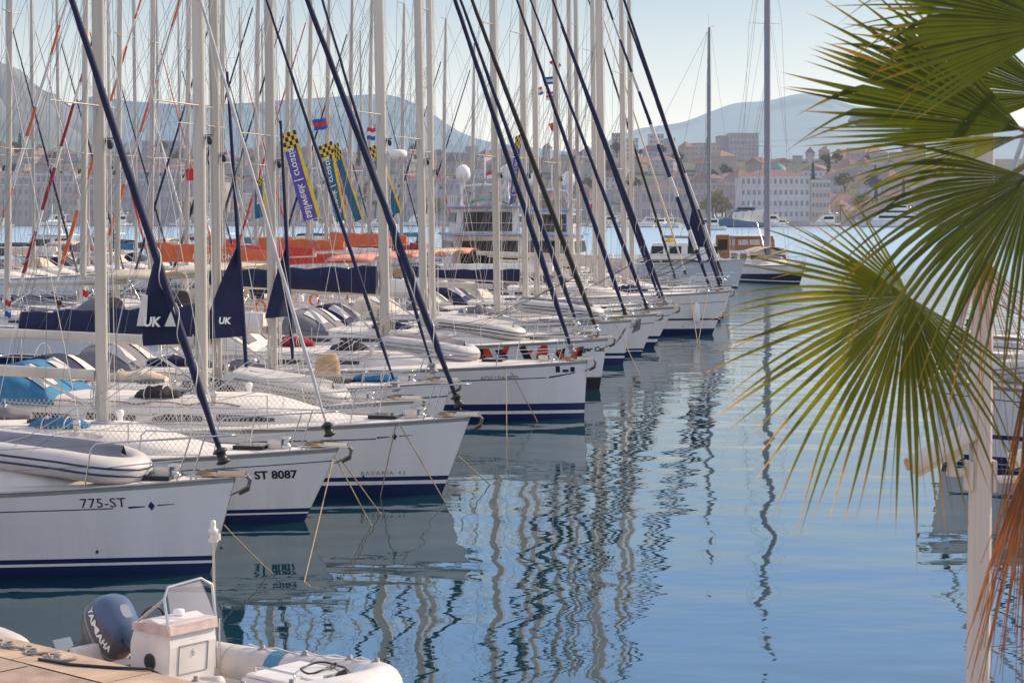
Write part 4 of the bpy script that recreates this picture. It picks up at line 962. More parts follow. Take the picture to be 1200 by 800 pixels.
pxb(951, 973, 212, 258, 714, 14, PLAIN['cream'], 'flat', FLATR, 'cream block joined to the right of the pale palace', 'building', name='town_block', windows=(5, 4, .9, 1.5), cornice=True)
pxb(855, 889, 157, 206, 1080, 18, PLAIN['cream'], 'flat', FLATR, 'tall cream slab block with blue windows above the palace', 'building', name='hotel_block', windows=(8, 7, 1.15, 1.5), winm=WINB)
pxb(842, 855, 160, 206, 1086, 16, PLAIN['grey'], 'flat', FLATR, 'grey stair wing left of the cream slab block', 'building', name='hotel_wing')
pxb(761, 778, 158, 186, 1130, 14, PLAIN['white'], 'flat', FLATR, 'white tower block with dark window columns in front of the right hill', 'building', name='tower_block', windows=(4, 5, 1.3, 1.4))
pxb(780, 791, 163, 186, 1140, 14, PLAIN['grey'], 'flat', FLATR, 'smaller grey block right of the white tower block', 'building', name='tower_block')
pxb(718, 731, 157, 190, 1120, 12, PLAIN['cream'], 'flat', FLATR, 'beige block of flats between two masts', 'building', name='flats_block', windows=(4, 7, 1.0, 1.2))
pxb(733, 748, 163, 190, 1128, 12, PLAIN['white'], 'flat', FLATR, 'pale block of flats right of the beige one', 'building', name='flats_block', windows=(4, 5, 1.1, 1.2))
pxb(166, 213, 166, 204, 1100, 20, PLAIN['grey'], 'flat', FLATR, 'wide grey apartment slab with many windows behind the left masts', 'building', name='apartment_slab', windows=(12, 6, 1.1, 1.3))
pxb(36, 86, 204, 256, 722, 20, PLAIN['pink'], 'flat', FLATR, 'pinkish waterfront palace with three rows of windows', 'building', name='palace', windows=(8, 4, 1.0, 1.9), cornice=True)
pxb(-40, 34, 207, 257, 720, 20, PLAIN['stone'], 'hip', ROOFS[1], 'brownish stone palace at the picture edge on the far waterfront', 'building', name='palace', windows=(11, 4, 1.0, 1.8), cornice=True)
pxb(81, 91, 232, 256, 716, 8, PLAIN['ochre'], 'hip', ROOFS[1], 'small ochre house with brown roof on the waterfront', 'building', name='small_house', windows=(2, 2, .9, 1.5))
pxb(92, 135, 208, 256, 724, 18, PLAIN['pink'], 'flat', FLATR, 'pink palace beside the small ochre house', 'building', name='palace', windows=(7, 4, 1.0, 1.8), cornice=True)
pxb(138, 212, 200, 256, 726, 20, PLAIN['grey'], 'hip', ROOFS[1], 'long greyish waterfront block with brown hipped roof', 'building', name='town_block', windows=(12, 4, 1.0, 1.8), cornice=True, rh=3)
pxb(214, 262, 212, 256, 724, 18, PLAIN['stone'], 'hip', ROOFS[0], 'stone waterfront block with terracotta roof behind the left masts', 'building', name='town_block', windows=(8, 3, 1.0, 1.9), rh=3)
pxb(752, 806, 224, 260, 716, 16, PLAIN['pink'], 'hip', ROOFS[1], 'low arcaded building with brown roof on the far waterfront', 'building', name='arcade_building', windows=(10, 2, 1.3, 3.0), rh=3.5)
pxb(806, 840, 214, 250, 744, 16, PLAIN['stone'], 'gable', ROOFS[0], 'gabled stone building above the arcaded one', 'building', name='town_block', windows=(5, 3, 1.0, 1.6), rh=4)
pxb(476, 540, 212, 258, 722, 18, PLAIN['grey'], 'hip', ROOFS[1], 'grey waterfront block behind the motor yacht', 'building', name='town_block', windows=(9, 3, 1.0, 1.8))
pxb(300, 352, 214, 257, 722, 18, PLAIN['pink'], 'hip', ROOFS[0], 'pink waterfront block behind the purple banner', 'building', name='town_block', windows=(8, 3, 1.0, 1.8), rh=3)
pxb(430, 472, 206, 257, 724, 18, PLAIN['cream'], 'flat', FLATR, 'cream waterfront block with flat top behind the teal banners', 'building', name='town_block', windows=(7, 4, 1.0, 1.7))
# church towers and dome
def tower(px0, px1, pt, pb, Y, spire, wall, roofm, label):
    x0, x1 = KX(px0, Y), KX(px1, Y); w = x1 - x0; z0, z1 = KZ(pb, Y), KZ(pt, Y); t = thing('church_tower', label, 'church tower', ((x0 + x1) / 2, Y, z0), .1)
    m = MB(); h = z1 - z0; m.box((0, 0, h / 2), (w, w, h)); m.box((0, 0, h * .72), (w * 1.08, w * 1.08, .5)); m.box((0, 0, h), (w * 1.1, w * 1.1, .5)); wo = m.build('shaft', wall, t)
    for z in (.60, .84):
        for s in (-.22, .22): m = MB(); m.box((s * w, -w / 2 - .03, h * z), (w * .18, .12, h * .12)); m.build('belfry_opening', WIN, wo)
    m = MB(); m.rings([[Vector((a * w * .52, b * w * .52, h + .2)) for a, b in ((-1, -1), (1, -1), (1, 1), (-1, 1))], [Vector((a * .1, b * .1, h + spire)) for a, b in ((-1, -1), (1, -1), (1, 1), (-1, 1))]], sm=False); m.build('spire', roofm, t)
tower(694, 706, 150, 215, 900, 9.5, PLAIN['stone'], ROOFS[1], 'brown church tower with pointed spire between the masts')
tower(465, 477, 192, 214, 960, 6.5, PLAIN['stone'], ROOFS[1], 'squat tower with brown pyramid roof left of the motor yacht')
dm = thing('green_dome', 'small green dome showing over the roof of the pale palace', 'dome', (KX(912, 760), 760, KZ(208, 760)))
m = MB(); m.lathe([(3.4, -3), (3.4, 1.0), (3.6, 1.2), (3.4, 2.2), (2.7, 3.8), (1.4, 4.9), (.4, 5.3), (.3, 6.2), (0, 6.4)], 20); m.build('shell', mat('copper_green', (.10, .28, .24), .7, haze=.25, hazecol=HZ), dm)
# terraces of small houses
hr = random.Random(21)
rowsY = [(742, 12), (790, 17), (850, 24), (915, 30), (985, 35), (1060, 41)]
taken = [(868, 975, 705, 760), (842, 892, 1040, 1110)]
zone = ['just above the waterfront', 'low on the slope', 'in the lower middle of the slope', 'in the upper middle of the slope', 'high on the slope', 'on the skyline of the slope']
for ri, (Y, zb) in enumerate(rowsY):
    px = -20 + hr.uniform(0, 14)
    while px < 1085:
        wpx = hr.choice([11, 14, 18, 24, 34]) * hr.uniform(.9, 1.2) * 850 / Y; hh = hr.uniform(3.6, 6.6) + (3.5 if hr.random() < .12 else 0)
        if not any(a < px + wpx / 2 < b and c <= Y <= d_ for a, b, c, d_ in taken) and hr.random() < .88:
            ck = hr.choice(list(WALLC)); rk = hr.choice(['hip', 'gable', 'hip', 'gable', 'flat'] if hh < 7 else ['flat', 'hip']); rm = hr.choice(ROOFS) if rk != 'flat' else FLATR
            Yj = Y + hr.uniform(-14, 14); zz = land_z(Yj) - .5
            rn = {'hip': 'hipped', 'gable': 'gabled', 'flat': 'flat'}[rk]
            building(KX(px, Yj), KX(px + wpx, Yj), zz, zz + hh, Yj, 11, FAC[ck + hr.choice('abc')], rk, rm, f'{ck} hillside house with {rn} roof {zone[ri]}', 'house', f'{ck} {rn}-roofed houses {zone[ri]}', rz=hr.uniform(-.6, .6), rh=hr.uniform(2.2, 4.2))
        px += wpx + hr.uniform(0, 7)
# trees
def leafball(m, c, r, n, sz, rr, squash=1.0):
    for _ in range(n):
        a = rr.uniform(0, 6.283); u = rr.uniform(-1, 1); q = rr.random() ** .45; s = math.sqrt(1 - u * u)
        p = Vector(c) + Vector((math.cos(a) * s * q * r, math.sin(a) * s * q * r, u * q * r * squash)); d1 = Vector((rr.uniform(-1, 1), rr.uniform(-1, 1), rr.uniform(-1, 1))).normalized(); d2 = d1.orthogonal()
        z = sz * rr.uniform(.6, 1.4); m.add([p - d1 * z, p + d2 * z * .6, p + d1 * z, p - d2 * z * .6], [(0, 1, 2, 3)])
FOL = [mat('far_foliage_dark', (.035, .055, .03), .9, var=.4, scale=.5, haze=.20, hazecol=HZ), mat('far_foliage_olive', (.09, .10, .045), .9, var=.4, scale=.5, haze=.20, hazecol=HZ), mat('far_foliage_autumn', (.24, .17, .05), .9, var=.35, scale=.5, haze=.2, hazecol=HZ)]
BARK = mat('bark', (.12, .09, .07), .9, haze=.2, hazecol=HZ)
def tree_proto(kind, mt, label, group):
    t = thing('shore_tree', label, 'tree', (0, 0, 0), 0, group); rr = random.Random(kind + 3)
    if kind == 0:
        m = MB()
        for k in range(9): leafball(m, (0, 0, 1.2 + k * .95), 1.25 - .11 * k, 46, .32, rr, 1.1)
        m.build('crown', mt, t); m = MB(); m.tube([(0, 0, -2), (0, 0, 1.5)], .22, 6); m.build('trunk', BARK, t)
    elif kind == 3:
        m = MB(); m.tube([(0, 0, -2), (.1, 0, 3), (0, 0, 6)], [.28, .22, .2], 7); m.build('trunk', BARK, t); m = MB()
        for k in range(26):
            a = k * 2.4; el = rr.uniform(-.5, 1.0); pr = None
            for q in range(6):
                f = q / 5; c = Vector((0, 0, 6)) + Vector((math.cos(a) * 2.6 * f * math.cos(el * .6), math.sin(a) * 2.6 * f * math.cos(el * .6), 2.0 * f * el - 1.7 * f * f)); w = Vector((-math.sin(a), math.cos(a), -.3)) * .34 * (1 - f * .8)
                if pr: m.add([pr[0], c - w, c + w, pr[1]], [(0, 1, 2, 3)])
                pr = (c - w, c + w)
        m.build('crown', mt, t)
    else:
        m = MB()
        for k in range(11): leafball(m, (rr.uniform(-1.9, 1.9), rr.uniform(-1.9, 1.9), rr.uniform(2.8, 6.2)), rr.uniform(.9, 1.6), 52, .34, rr, .8)
        m.build('crown', mt, t); m = MB(); m.tube([(0, 0, -2), (.1, 0, 2.2), (0, .1, 4)], [.3, .24, .12], 7); m.tube([(.1, 0, 2), (1.2, .3, 4.2)], [.16, .06], 6); m.tube([(.1, 0, 2), (-1.1, -.2, 4.4)], [.16, .06], 6); m.build('trunk', BARK, t)
    return t
PT = [tree_proto(0, FOL[0], 'dark pointed cypress standing among the hillside houses', 'cypresses among the hillside houses'), tree_proto(1, FOL[1], 'rounded olive-green tree among the hillside houses', 'olive-green trees among the houses'), tree_proto(2, FOL[2], 'yellow-brown autumn tree on the far waterfront', 'autumn trees on the waterfront'), tree_proto(3, FOL[1], 'small palm on the far promenade', 'palms on the far promenade')]
used = [False] * 4
def put_tree(k, px, Y, s):
    o = PT[k] if not used[k] else copy_tree(PT[k]); used[k] = True
    o.location = (KX(px, Y), Y, land_z(Y)); o.scale = (s, s, s * hr.uniform(.9, 1.15)); o.rotation_euler = (0, 0, hr.uniform(0, 6))
for k in range(70): put_tree(hr.choice([0, 1, 1, 1]), hr.uniform(0, 1080), hr.choice([760, 772, 822, 880, 950, 1020, 1090]), hr.uniform(.8, 1.6))
for px in (222, 236, 250, 512, 620, 634, 830, 838, 846): put_tree(2, px, 712 + hr.uniform(-3, 3), hr.uniform(1.0, 1.5))
for px in (402, 425, 440, 500, 655, 670, 836, 850, 985): put_tree(3, px, 708, hr.uniform(1.0, 1.35))

# ------------------------------------------------------------------ boats across the harbour and motor yachts
def make_motor(label, loc, rz, L=12, B=4.0, fb=1.7, tiers=2, band=None, group=None, name='motor_yacht', hullm=WHITE, tarp=None, haze=False, domes=True, stripe=NAVY):
    t = thing(name, label, 'motor yacht', (*loc, 0), rz, group); H = Hull(L, B, fb, L * .10, True)
    m = MB(); side = {}
    for sg in (-1, 1):
        rg = [[Vector((H.x(tt, z), sg * H.hb(tt, z), z)) for z in (H.sheer(tt), H.sheer(tt) - .12, H.sheer(tt) - .3, .5 * H.sheer(tt), .32, .18, 0, -.3)] for tt in TS]
        n = 8; vs = [q for r in rg for q in r]; fs = []; ms = []
        for i in range(len(TS) - 1):
            for j in range(n - 1):
                q = (i * n + j, (i + 1) * n + j, (i + 1) * n + j + 1, i * n + j + 1); fs.append(q if sg > 0 else q[::-1]); ms.append([2, 0, 0, 0, 1, 0, 1][j])
        m.add(vs, fs, ms, True); side[sg] = rg[0]
    m.add(side[-1] + side[1][::-1], [tuple(range(16))], 0); m.build('hull', [hullm, stripe, RAIL], t)
    m = MB(); m.add([Vector((H.x(tt, H.sheer(tt)), sg * (H.hb(tt, H.sheer(tt)) - .01), H.sheer(tt) - .03)) for tt in TS for sg in (-1, 1)], [(2 * i, 2 * i + 2, 2 * i + 3, 2 * i + 1) for i in range(len(TS) - 1)]); m.build('deck', DECK, t)
    z = fb * .86; x0, x1, w = -.24 * L, -.80 * L, B * .40
    for k in range(tiers):
        h = 2.0 if k == 0 else 1.5
        def sec(x, s, zz): return [Vector((x, -w * s, z)), Vector((x, -w * s * .93, zz)), Vector((x, w * s * .93, zz)), Vector((x, w * s, z))]
        rg = [sec(x0, .62, z + .05), sec(x0 - .35 * h, .80, z + h * .45), sec(x0 - h * .85, .95, z + h), sec((x0 + x1) / 2, 1, z + h), sec(x1, 1, z + h * .98)]
        m = MB(); m.rings(rg, False, False, False, 0, False); m.add(rg[0], [(0, 1, 2, 3)]); m.add(rg[-1], [(0, 1, 2, 3)]); so_ = m.build('superstructure', hullm, t)
        for sg in (-1, 1):
            m = MB(); a, b = x0 - h * .95, x1 + .4; m.add([Vector((a + .2, sg * (w * .985 + .02), z + h * .45)), Vector((b, sg * (w + .01) * .985, z + h * .45)), Vector((b, sg * (w * .955 + .02), z + h * .82)), Vector((a - .2, sg * (w * .945 + .03), z + h * .82))], [(0, 1, 2, 3)]); m.build('side_window', DARKGLASS, so_)
        m = MB(); m.box((x1 - .02, 0, z + h * .47), (.06, w * 1.5, h * .75)); m.build('aft_door', DARKGLASS, so_)
        m = MB(); m.box(((x0 - .5 * h + x1) / 2 - .7, 0, z + h + .06), (abs(x1 - x0) - .2, w * 2.15, .13)); m.build('roof_overhang', band or hullm, so_, .03)
        m = MB()
        for sg in (-1, 1): m.tube([(x0 - h, sg * w, z + h + .75), (x1 - 1.0, sg * w, z + h + .75), (x1 - 1.0, 0, z + h + .75)], .02, 5)
        for i in range(6):
            for sg in (-1, 1): xx = x0 - h + (x1 - 1.0 - x0 + h) * i / 5; m.tube([(xx, sg * w, z + h + .1), (xx, sg * w, z + h + .75)], .016, 5)
        m.build('guard_rail', STEEL, so_)
        z += h + .12; x0 -= L * .11; x1 += L * .05; w *= .86
    m = MB()
    for sg in (-1, 1): m.tube([(x1 + .3, sg * w * .9, z), (x1 + .8, sg * w * .8, z + 1.2), (x1 + .8, 0, z + 1.3)], .07, 8)
    m.tube([(x1 + .8, 0, z + 1.2), (x1 + .8, 0, z + 2.9)], .05, 6); m.build('radar_arch', WHITE, t)
    if domes:
        for sg in (-1, 1): m = MB(); m.lathe([(.14, -.5), (.14, 0), (.40, .05), (.46, .35), (.40, .7), (.2, .9), (0, .95)], 16, (x1 + .8, sg * w * .8, z + 1.55)); m.build('satellite_dome', WHITE, t)
    if tarp:
        m = MB(); m.grid(lambda u, v: Vector((x1 - .2 - 2.0 * u, (v - .5) * w * 1.4, z + .15 + .35 * math.sin(v * 3.14) * (1 - .3 * u) + .04 * math.sin(u * 17 + v * 9))), 8, 10); m.build('tarpaulin', tarp, t)
    m = MB(); m.box((-.97 * L, 0, .45), (.9, B * .7, .12)); m.box((-.93 * L, 0, fb * .8), (.1, B * .66, .7)); m.build('bathing_platform', TEAK, t, .02)
    return t
GREENT = mat('green_tarp', (.03, .18, .14), .8)
BLUEG = mat('blue_grey_band', (.28, .34, .46), .5)
make_motor('large motor yacht seen from astern with two white satellite domes', (KX(548, 128), 128), R_(97), L=16, B=5.6, fb=2.2, tiers=2, band=BLUEG, tarp=GREENT)
make_motor('white motor yacht with blue canopy between the middle masts', (KX(668, 138), 138), R_(80), L=13, B=4.6, fb=2.0, tiers=2, band=mat('pale_blue_top', (.20, .34, .60), .6), domes=True)
make_motor('white motor yacht left of the middle masts, mostly hidden', (KX(612, 146), 146), R_(88), L=12, B=4.2, fb=1.9, tiers=1, domes=False)
make_motor('white cabin cruiser at the picture edge beyond the second row', (KX(14, 190), 190), R_(150), L=8, B=2.9, fb=1.2, tiers=1, domes=False)
make_motor('white cabin cruiser with beige deck in open water at left', (KX(62, 200), 200), R_(165), L=8, B=2.8, fb=1.2, tiers=1, domes=False)
make_motor('white open cruiser in open water behind the orange cover', (KX(176, 190), 190), R_(170), L=9, B=3.2, fb=1.3, tiers=1, domes=False)
make_motor('white ferry with blue waterline at the far quay near the palm', (KX(1000, 665), 665), R_(182), L=26, B=7, fb=2.6, tiers=3, name='ferry', domes=False)
make_motor('blue-grey ship with white upper decks moored under the pale palace', (KX(838, 668), 668), R_(176), L=18, B=7, fb=3.6, tiers=2, name='ship', domes=False, hullm=mat('ship_blue_grey', (.16, .22, .32), .5))
make_motor('small white excursion boat on open water beyond the row', (KX(806, 560), 560), R_(172), L=11, B=3.5, fb=1.5, tiers=1, name='excursion_boat', domes=False)
fp = None
for k, px in enumerate([18, 46, 118, 150, 196, 228, 262, 352, 384, 408, 430, 470, 640, 694, 712, 728, 744, 768, 786, 880, 902, 925, 948]):
    if fp is None:
        fp = make_motor('small white boat tied up at the far quay', (0, 0), 0, L=9, B=3, fb=1.4, tiers=1, group='small white boats at the far quay', name='moored_boat', domes=False); o = fp
    else: o = copy_tree(fp)
    Y = 676 + (k * 37 % 20); o.location = (KX(px, Y), Y, 0); o.rotation_euler = (0, 0, R_(160 + (k * 53) % 60 + (180 if k % 3 == 0 else 0))); s = .8 + (k * 29 % 10) / 18; o.scale = (s, s, s)
fs_ = None
for k, px in enumerate([372, 396, 436, 690, 704, 718, 733, 750, 775, 788]):
    if fs_ is None:
        P = make_yacht(dict(loc=(0, 0), rz=0, label='small sailing boat with bare mast at the far quay', group='small sailing boats at the far quay', L=10, B=3.2, fb=1.3, d=4, I=11, mh=13.5, det=0, genoa=None, wire=.012, anchor=False, haly=0, hood=None, bimini=None, wheel=False)); fs_ = P['root']; o = fs_
    else: o = copy_tree(fs_)
    Y = 655 + (k * 41 % 18); o.location = (KX(px, Y), Y, 0); o.rotation_euler = (0, 0, R_(100 + (k * 71) % 90))

# wooden motor sailer with the tall mast and the grey motor sailer beside it
def cabin_block(t, name, c, sz, mt, winm, slope=.12, wins=3):
    m = MB(); x, y, z = sz; cx, cy, cz = c
    rg = [[Vector((cx - x/2, cy + s * y/2, cz)) for s in (-1, 1)] + [Vector((cx - x/2 + slope, cy + s * y/2 * .94, cz + z)) for s in (1, -1)], [Vector((cx + x/2, cy + s * y/2, cz)) for s in (-1, 1)] + [Vector((cx + x/2 - slope, cy + s * y/2 * .94, cz + z)) for s in (1, -1)]]
    m.rings(rg, True, True, True, 0, False); o = m.build(name, mt, t, .03)
    for sg in (-1, 1):
        for i in range(wins):
            m = MB(); a = cx - x/2 + x * (i + .2) / wins; b = cx - x/2 + x * (i + .85) / wins; m.add([Vector((a, cy + sg * (y/2 * .98 + .012), cz + z * .35)), Vector((b, cy + sg * (y/2 * .98 + .012), cz + z * .35)), Vector((b, cy + sg * (y/2 * .955 + .02), cz + z * .8)), Vector((a, cy + sg * (y/2 * .955 + .02), cz + z * .8))], [(0, 1, 2, 3)]); m.build('cabin_window', winm, o)
    for i in range(3):
        m = MB(); a = cy - y/2 * .85 + y * .85 * i / 3 + .06; b = a + y * .85 / 3 - .12; xf = cx + x/2 - slope * .55 + .03; m.add([Vector((xf + .04, a, cz + z * .38)), Vector((xf + .04, b, cz + z * .38)), Vector((xf - slope * .4, b, cz + z * .82)), Vector((xf - slope * .4, a, cz + z * .82))], [(0, 1, 2, 3)]); m.build('windscreen', winm, o)
    return o
DKH = mat('dark_navy_hull', (.02, .03, .055), .35)
P = dict(loc=(KX(944, 142), 142), rz=R_(-72), label='motor sailer with white-banded dark hull, varnished wheelhouse and tall grey mast', group=None, cat='motor sailer', name='motor_sailer', L=15, B=4.8, fb=1.45, rake=1.0, d=6.4, I=20, mh=25, det=1, hullm=DKH, anti=DKH, strc=WHITE, cove=WHITE, covez=(.07, .60), genoa=None, wire=.012, mdim=(.24, .26), mastm=ALUG, hood=None, anchor=False, spread=[.33, .70], boom=6, bz=2.6, cover='white', coverh=.7, mrake=0, cabh=.7, haly=2, mlight=False)
P['d'] = 6.4
make_yacht(P)
cabin_block(P['root'], 'deckhouse', (-8.6, 0, 1.35), (5.0, 3.6, 1.0), WHITE, DARKGLASS, .3)
cabin_block(P['root'], 'wheelhouse', (-9.6, 0, 2.35), (2.2, 3.4, 1.05), WOOD, CLGREY, .25)
m = MB(); m.box((-9.6, 0, 3.45), (2.6, 3.7, .09)); m.build('wheelhouse_roof', WHITE, P['root'], .03)
m = MB(); m.grid(lambda u, v: Vector((-5.3 - 2.4 * u, (v - .5) * 3.0, 2.30 + .35 * math.sin(v * 3.14))), 5, 8); m.build('awning', CBEIGE, P['root'])
P2 = dict(loc=(KX(874, 136), 136), rz=R_(-8), label='grey-hulled motor sailer with white deckhouse and slim pole mast', group=None, cat='motor sailer', name='motor_sailer', L=11, B=3.8, fb=2.0, rake=.6, d=2.75, I=16, mh=16.2, det=1, hullm=mat('grey_hull', (.50, .52, .56), .35), anti=NAVY, strc=WHITE, cove=None, genoa=None, wire=.010, mdim=(.10, .12), mastm=ALUG, hood=None, anchor=False, boom=3.0, bz=1.6, spread=[.42, .75], mrake=0, haly=1, mlight=False)
P2['d'] = -local_at(P2, 831); make_yacht(P2)
cabin_block(P2['root'], 'deckhouse', (-4.2, 0, 2.0), (5.0, 2.8, 1.15), WHITE, DARKGLASS, .35, 4)
cabin_block(P2['root'], 'hatch_shelter', (-1.6, 0, 2.1), (1.0, 1.0, 1.6), WOOD, DARKGLASS, .05, 1)
m = MB(); m.lathe([(.0, 0), (.34, .0), (.40, .12), (.34, .24), (.0, .3)], 16); o = m.build('yellow_buoy', mat('yellow_plastic', (.7, .45, .03), .5)); o.location = tuple(to_world(P2, (-5.2, -.2, 3.17))); tag(o, 'yellow buoy lying on the deckhouse of the grey motor sailer', 'buoy')
# ------------------------------------------------------------------ banners and flags in the rigging
PURPLE = mat('purple_banner', (.10, .075, .36), .7, var=.1); TEALC = mat('teal_banner', (.012, .13, .24), .7, var=.1); YELC = mat('yellow_banner', (.78, .56, .03), .7, var=.1); NVC = mat('banner_navy', (.02, .03, .09), .7)
def banner(cs, Y, base, label, text=None, tm=None):
    tl, tr, br, bl = [KP(x, y, Y) for x, y in cs]; nU, nV = 10, 40
    def f(u, v):
        top = tl.lerp(tr, u); bot = bl.lerp(br, u); p = top.lerp(bot, v); return p + Vector((0, .10 * math.sin(v * 7 + u * 2) + .06 * math.sin(u * 5), 0))
    m = MB(); vs = [f(i / nU, j / nV) for i in range(nU + 1) for j in range(nV + 1)]; fs = []; ms = []
    for i in range(nU):
        for j in range(nV):
            fs.append((i*(nV+1)+j, (i+1)*(nV+1)+j, (i+1)*(nV+1)+j+1, i*(nV+1)+j+1))
            k = 0
            if i >= nU - 2: k = 1
            if j < 8: k = 1 if ((i // 2 + j // 2) % 2) else 2
            ms.append(k)
    m.add(vs, fs, ms, True); o = m.build('banner', [base, YELC, NVC]); tag(o, label, 'banner', 'event banners hoisted in the rigging')
    if text:
        h = (bl - tl).length; w = (tr - tl).length
        lettering(text, w * .64, lambda a, b: f(max(0, min(1, .42 + b / w)), max(0, min(1, (.58 if h > 3.3 else .55) - a / h))) + Vector((0, -.02, 0)), tm or INKW, o, bold=.004)
    return o
banner([(328, 158), (346, 152), (376, 254), (356, 259)], 86, PURPLE, 'purple banner with yellow edge and white sideways lettering', 'sailweek | croatia')
banner([(373, 172), (389, 165), (406, 256), (395, 262)], 92, TEALC, 'teal banner with lettering, left of the pair by the slim mast', 'sailweek | croatia')
banner([(388, 172), (396, 167), (426, 256), (416, 260)], 95, TEALC, 'narrow teal banner with yellow edge, right of the lettered pair')
banner([(432, 173), (444, 168), (471, 248), (461, 252)], 98, TEALC, 'teal banner with yellow edge behind the navy headsail')
banner([(298, 211), (309, 206), (313, 252), (299, 257)], 94, TEALC, 'small teal and yellow banner left of the purple one', 'sail')
banner([(604, 160), (614, 155), (606, 236), (597, 241)], 116, PURPLE, 'distant purple banner between the navy headsails', 'sailweek | cro')
FR, FW, FB_ = mat('flag_red', (.62, .03, .035), .7), mat('flag_white', (.75, .74, .74), .7), mat('flag_blue', (.03, .10, .38), .7)
def flag(px, py, w, h, Y, cols, label, tilt=0.0, lean=0.0):
    c = KP(px, py, Y); wv, hv = w / F * Y, h / F * Y; nU, nV = 8, 3 * len(cols)
    M = Matrix.Rotation(-tilt, 3, 'Y')
    m = MB(); vs = []; fs = []; ms = []
    for i in range(nU + 1):
        for j in range(nV + 1):
            u, v = i / nU, j / nV; vs.append(c + M @ Vector((wv * u, .12 * wv * math.sin(u * 6), -hv * v - lean * hv * u + .06 * hv * math.sin(u * 7))))
    for i in range(nU):
        for j in range(nV): fs.append((i*(nV+1)+j, (i+1)*(nV+1)+j, (i+1)*(nV+1)+j+1, i*(nV+1)+j+1)); ms.append(j // 3)
    m.add(vs, fs, ms, True); o = m.build('flag', cols); m2 = MB(); m2.tube([c + Vector((0, 0, hv * .3)), c - Vector((0, 0, hv * 2.2))], .008, 5); m2.build('halyard', WIRE, o); tag(o, label, 'flag', 'small flags in the rigging')
flag(217, 199, 19, 14, 80, [FR], 'plain red flag waving beside the thick pair of masts', .15)
flag(222, 232, 13, 9, 100, [FW], 'white flag just below the plain red one', .3)
flag(366, 141, 16, 13, 96, [FB_, FR, FB_], 'blue ensign with red band above the teal banners', .2)
flag(430, 150, 10, 14, 99, [FR, FW, FB_], 'striped ensign above the navy-covered teal banner')
flag(636, 92, 16, 9, 118, [FB_, FW, FB_], 'blue and white flag high between the middle masts', .25)
flag(623, 105, 12, 9, 118, [FR, FW, FB_], 'red, white and blue flag left of the blue and white one', .3)
flag(640, 107, 9, 11, 120, [FR, FW, FR, FW], 'red and white striped flag under the blue and white one')
flag(644, 74, 7, 12, 120, [FR], 'red pennant topmost of the middle mast flags', .9)
flag(643, 146, 12, 9, 122, [FR], 'plain red flag lower down between the middle masts', .4)
flag(687, 242, 14, 11, 135, [FR], 'dark red flag at the stern of the motor yacht with the blue canopy', .5)
flag(141, 318, 8, 9, 84, [FR, FW, FB_], 'red, white and blue flag beside the orange lettered cover')
flag(287, 300, 10, 9, 96, [FR, FW, FB_], 'red, white and blue flag under the dark red cover')
flag(6, 352, 7, 20, 70, [FR, FW, FB_], 'drooping red, white and blue flag at the picture edge')
flag(97, 340, 6, 16, 76, [FR, FW], 'red and white flag by the brown-sided sunshade')
flag(568, 203, 9, 8, 126, [FR, FW], 'red and white flag beside the right satellite dome', .4)

# ------------------------------------------------------------------ quay, inflatable with outboard, second inflatable
STONE = mat('quay_stone', (.46, .33, .24), .9, var=.22, scale=2.5, bump=.006, bscale=45)
STONE2 = mat('quay_paving', (.36, .26, .20), .9, var=.25, scale=3.5, bump=.006, bscale=60)
JOINT = mat('paving_joint', (.40, .31, .24), .95)
QZ = 1.2; e0 = Vector((-4.95, 19.0, 0)); ed = Vector((2.2, -1.9, 0)).normalized(); en = Vector((-ed.y * -1, 0, 0)); inn = Vector((ed.y, -ed.x, 0))
if inn.y > 0: inn = -inn
qa, qb = e0 - ed * 14, e0 + ed * 40
m = MB()
def QP(s, t, z): p = e0 + ed * s + inn * t; return Vector((p.x, p.y, z))
m.add([QP(-14, .55, QZ), QP(40, .55, QZ), QP(40, 40, QZ), QP(-14, 40, QZ)], [(0, 1, 2, 3)], 2)
k = 0; s = -14.0; qr = random.Random(3)
while s < 40:
    ln = qr.uniform(1.1, 1.7); m.rings([[QP(s + .006, .0, -1), QP(s + .006, 0, QZ - .03), QP(s + .006, .03, QZ + .012), QP(s + .006, .56, QZ + .012)], [QP(s + ln - .006, .0, -1), QP(s + ln - .006, 0, QZ - .03), QP(s + ln - .006, .03, QZ + .012), QP(s + ln - .006, .56, QZ + .012)]], False, False, False, 0, False); s += ln
    k += 1
for i in range(60):
    for j in range(30):
        s0, t0 = -14 + i * .9 + (.45 if j % 2 else 0), .57 + j * .6
        if s0 + .9 > 40: continue
        dz_ = qr.uniform(0, .004)
        m.add([QP(s0 + .007, t0 + .007, QZ + .006 + dz_), QP(s0 + .893, t0 + .007, QZ + .006 + dz_), QP(s0 + .893, t0 + .593, QZ + .006 + dz_), QP(s0 + .007, t0 + .593, QZ + .006 + dz_)], [(0, 1, 2, 3)], 1)
tag(m.build('quay', [STONE, STONE2, JOINT]), 'stone-paved quay edge in warm sunlight', kind='structure')
def qrope(pts, label, r=.012, mt=ROPE):
    m = MB(); m.tube(pts, r, 6); o = m.build('rope', mt); tag(o, label, 'rope')
rp = []
for i in range(160):
    f = i / 159; rp.append(QP(.10 + 1.35 * f + .07 * math.sin(f * 61), .25 + .07 * math.sin(f * 23) * (.3 + f * .7) + .05 * math.cos(f * 61), QZ + .026 + .008 * math.sin(f * 80)))
qrope(rp, 'tangled mooring rope lying along the edge of the quay', mt=mat('grey_rope', (.30, .27, .25), .9))
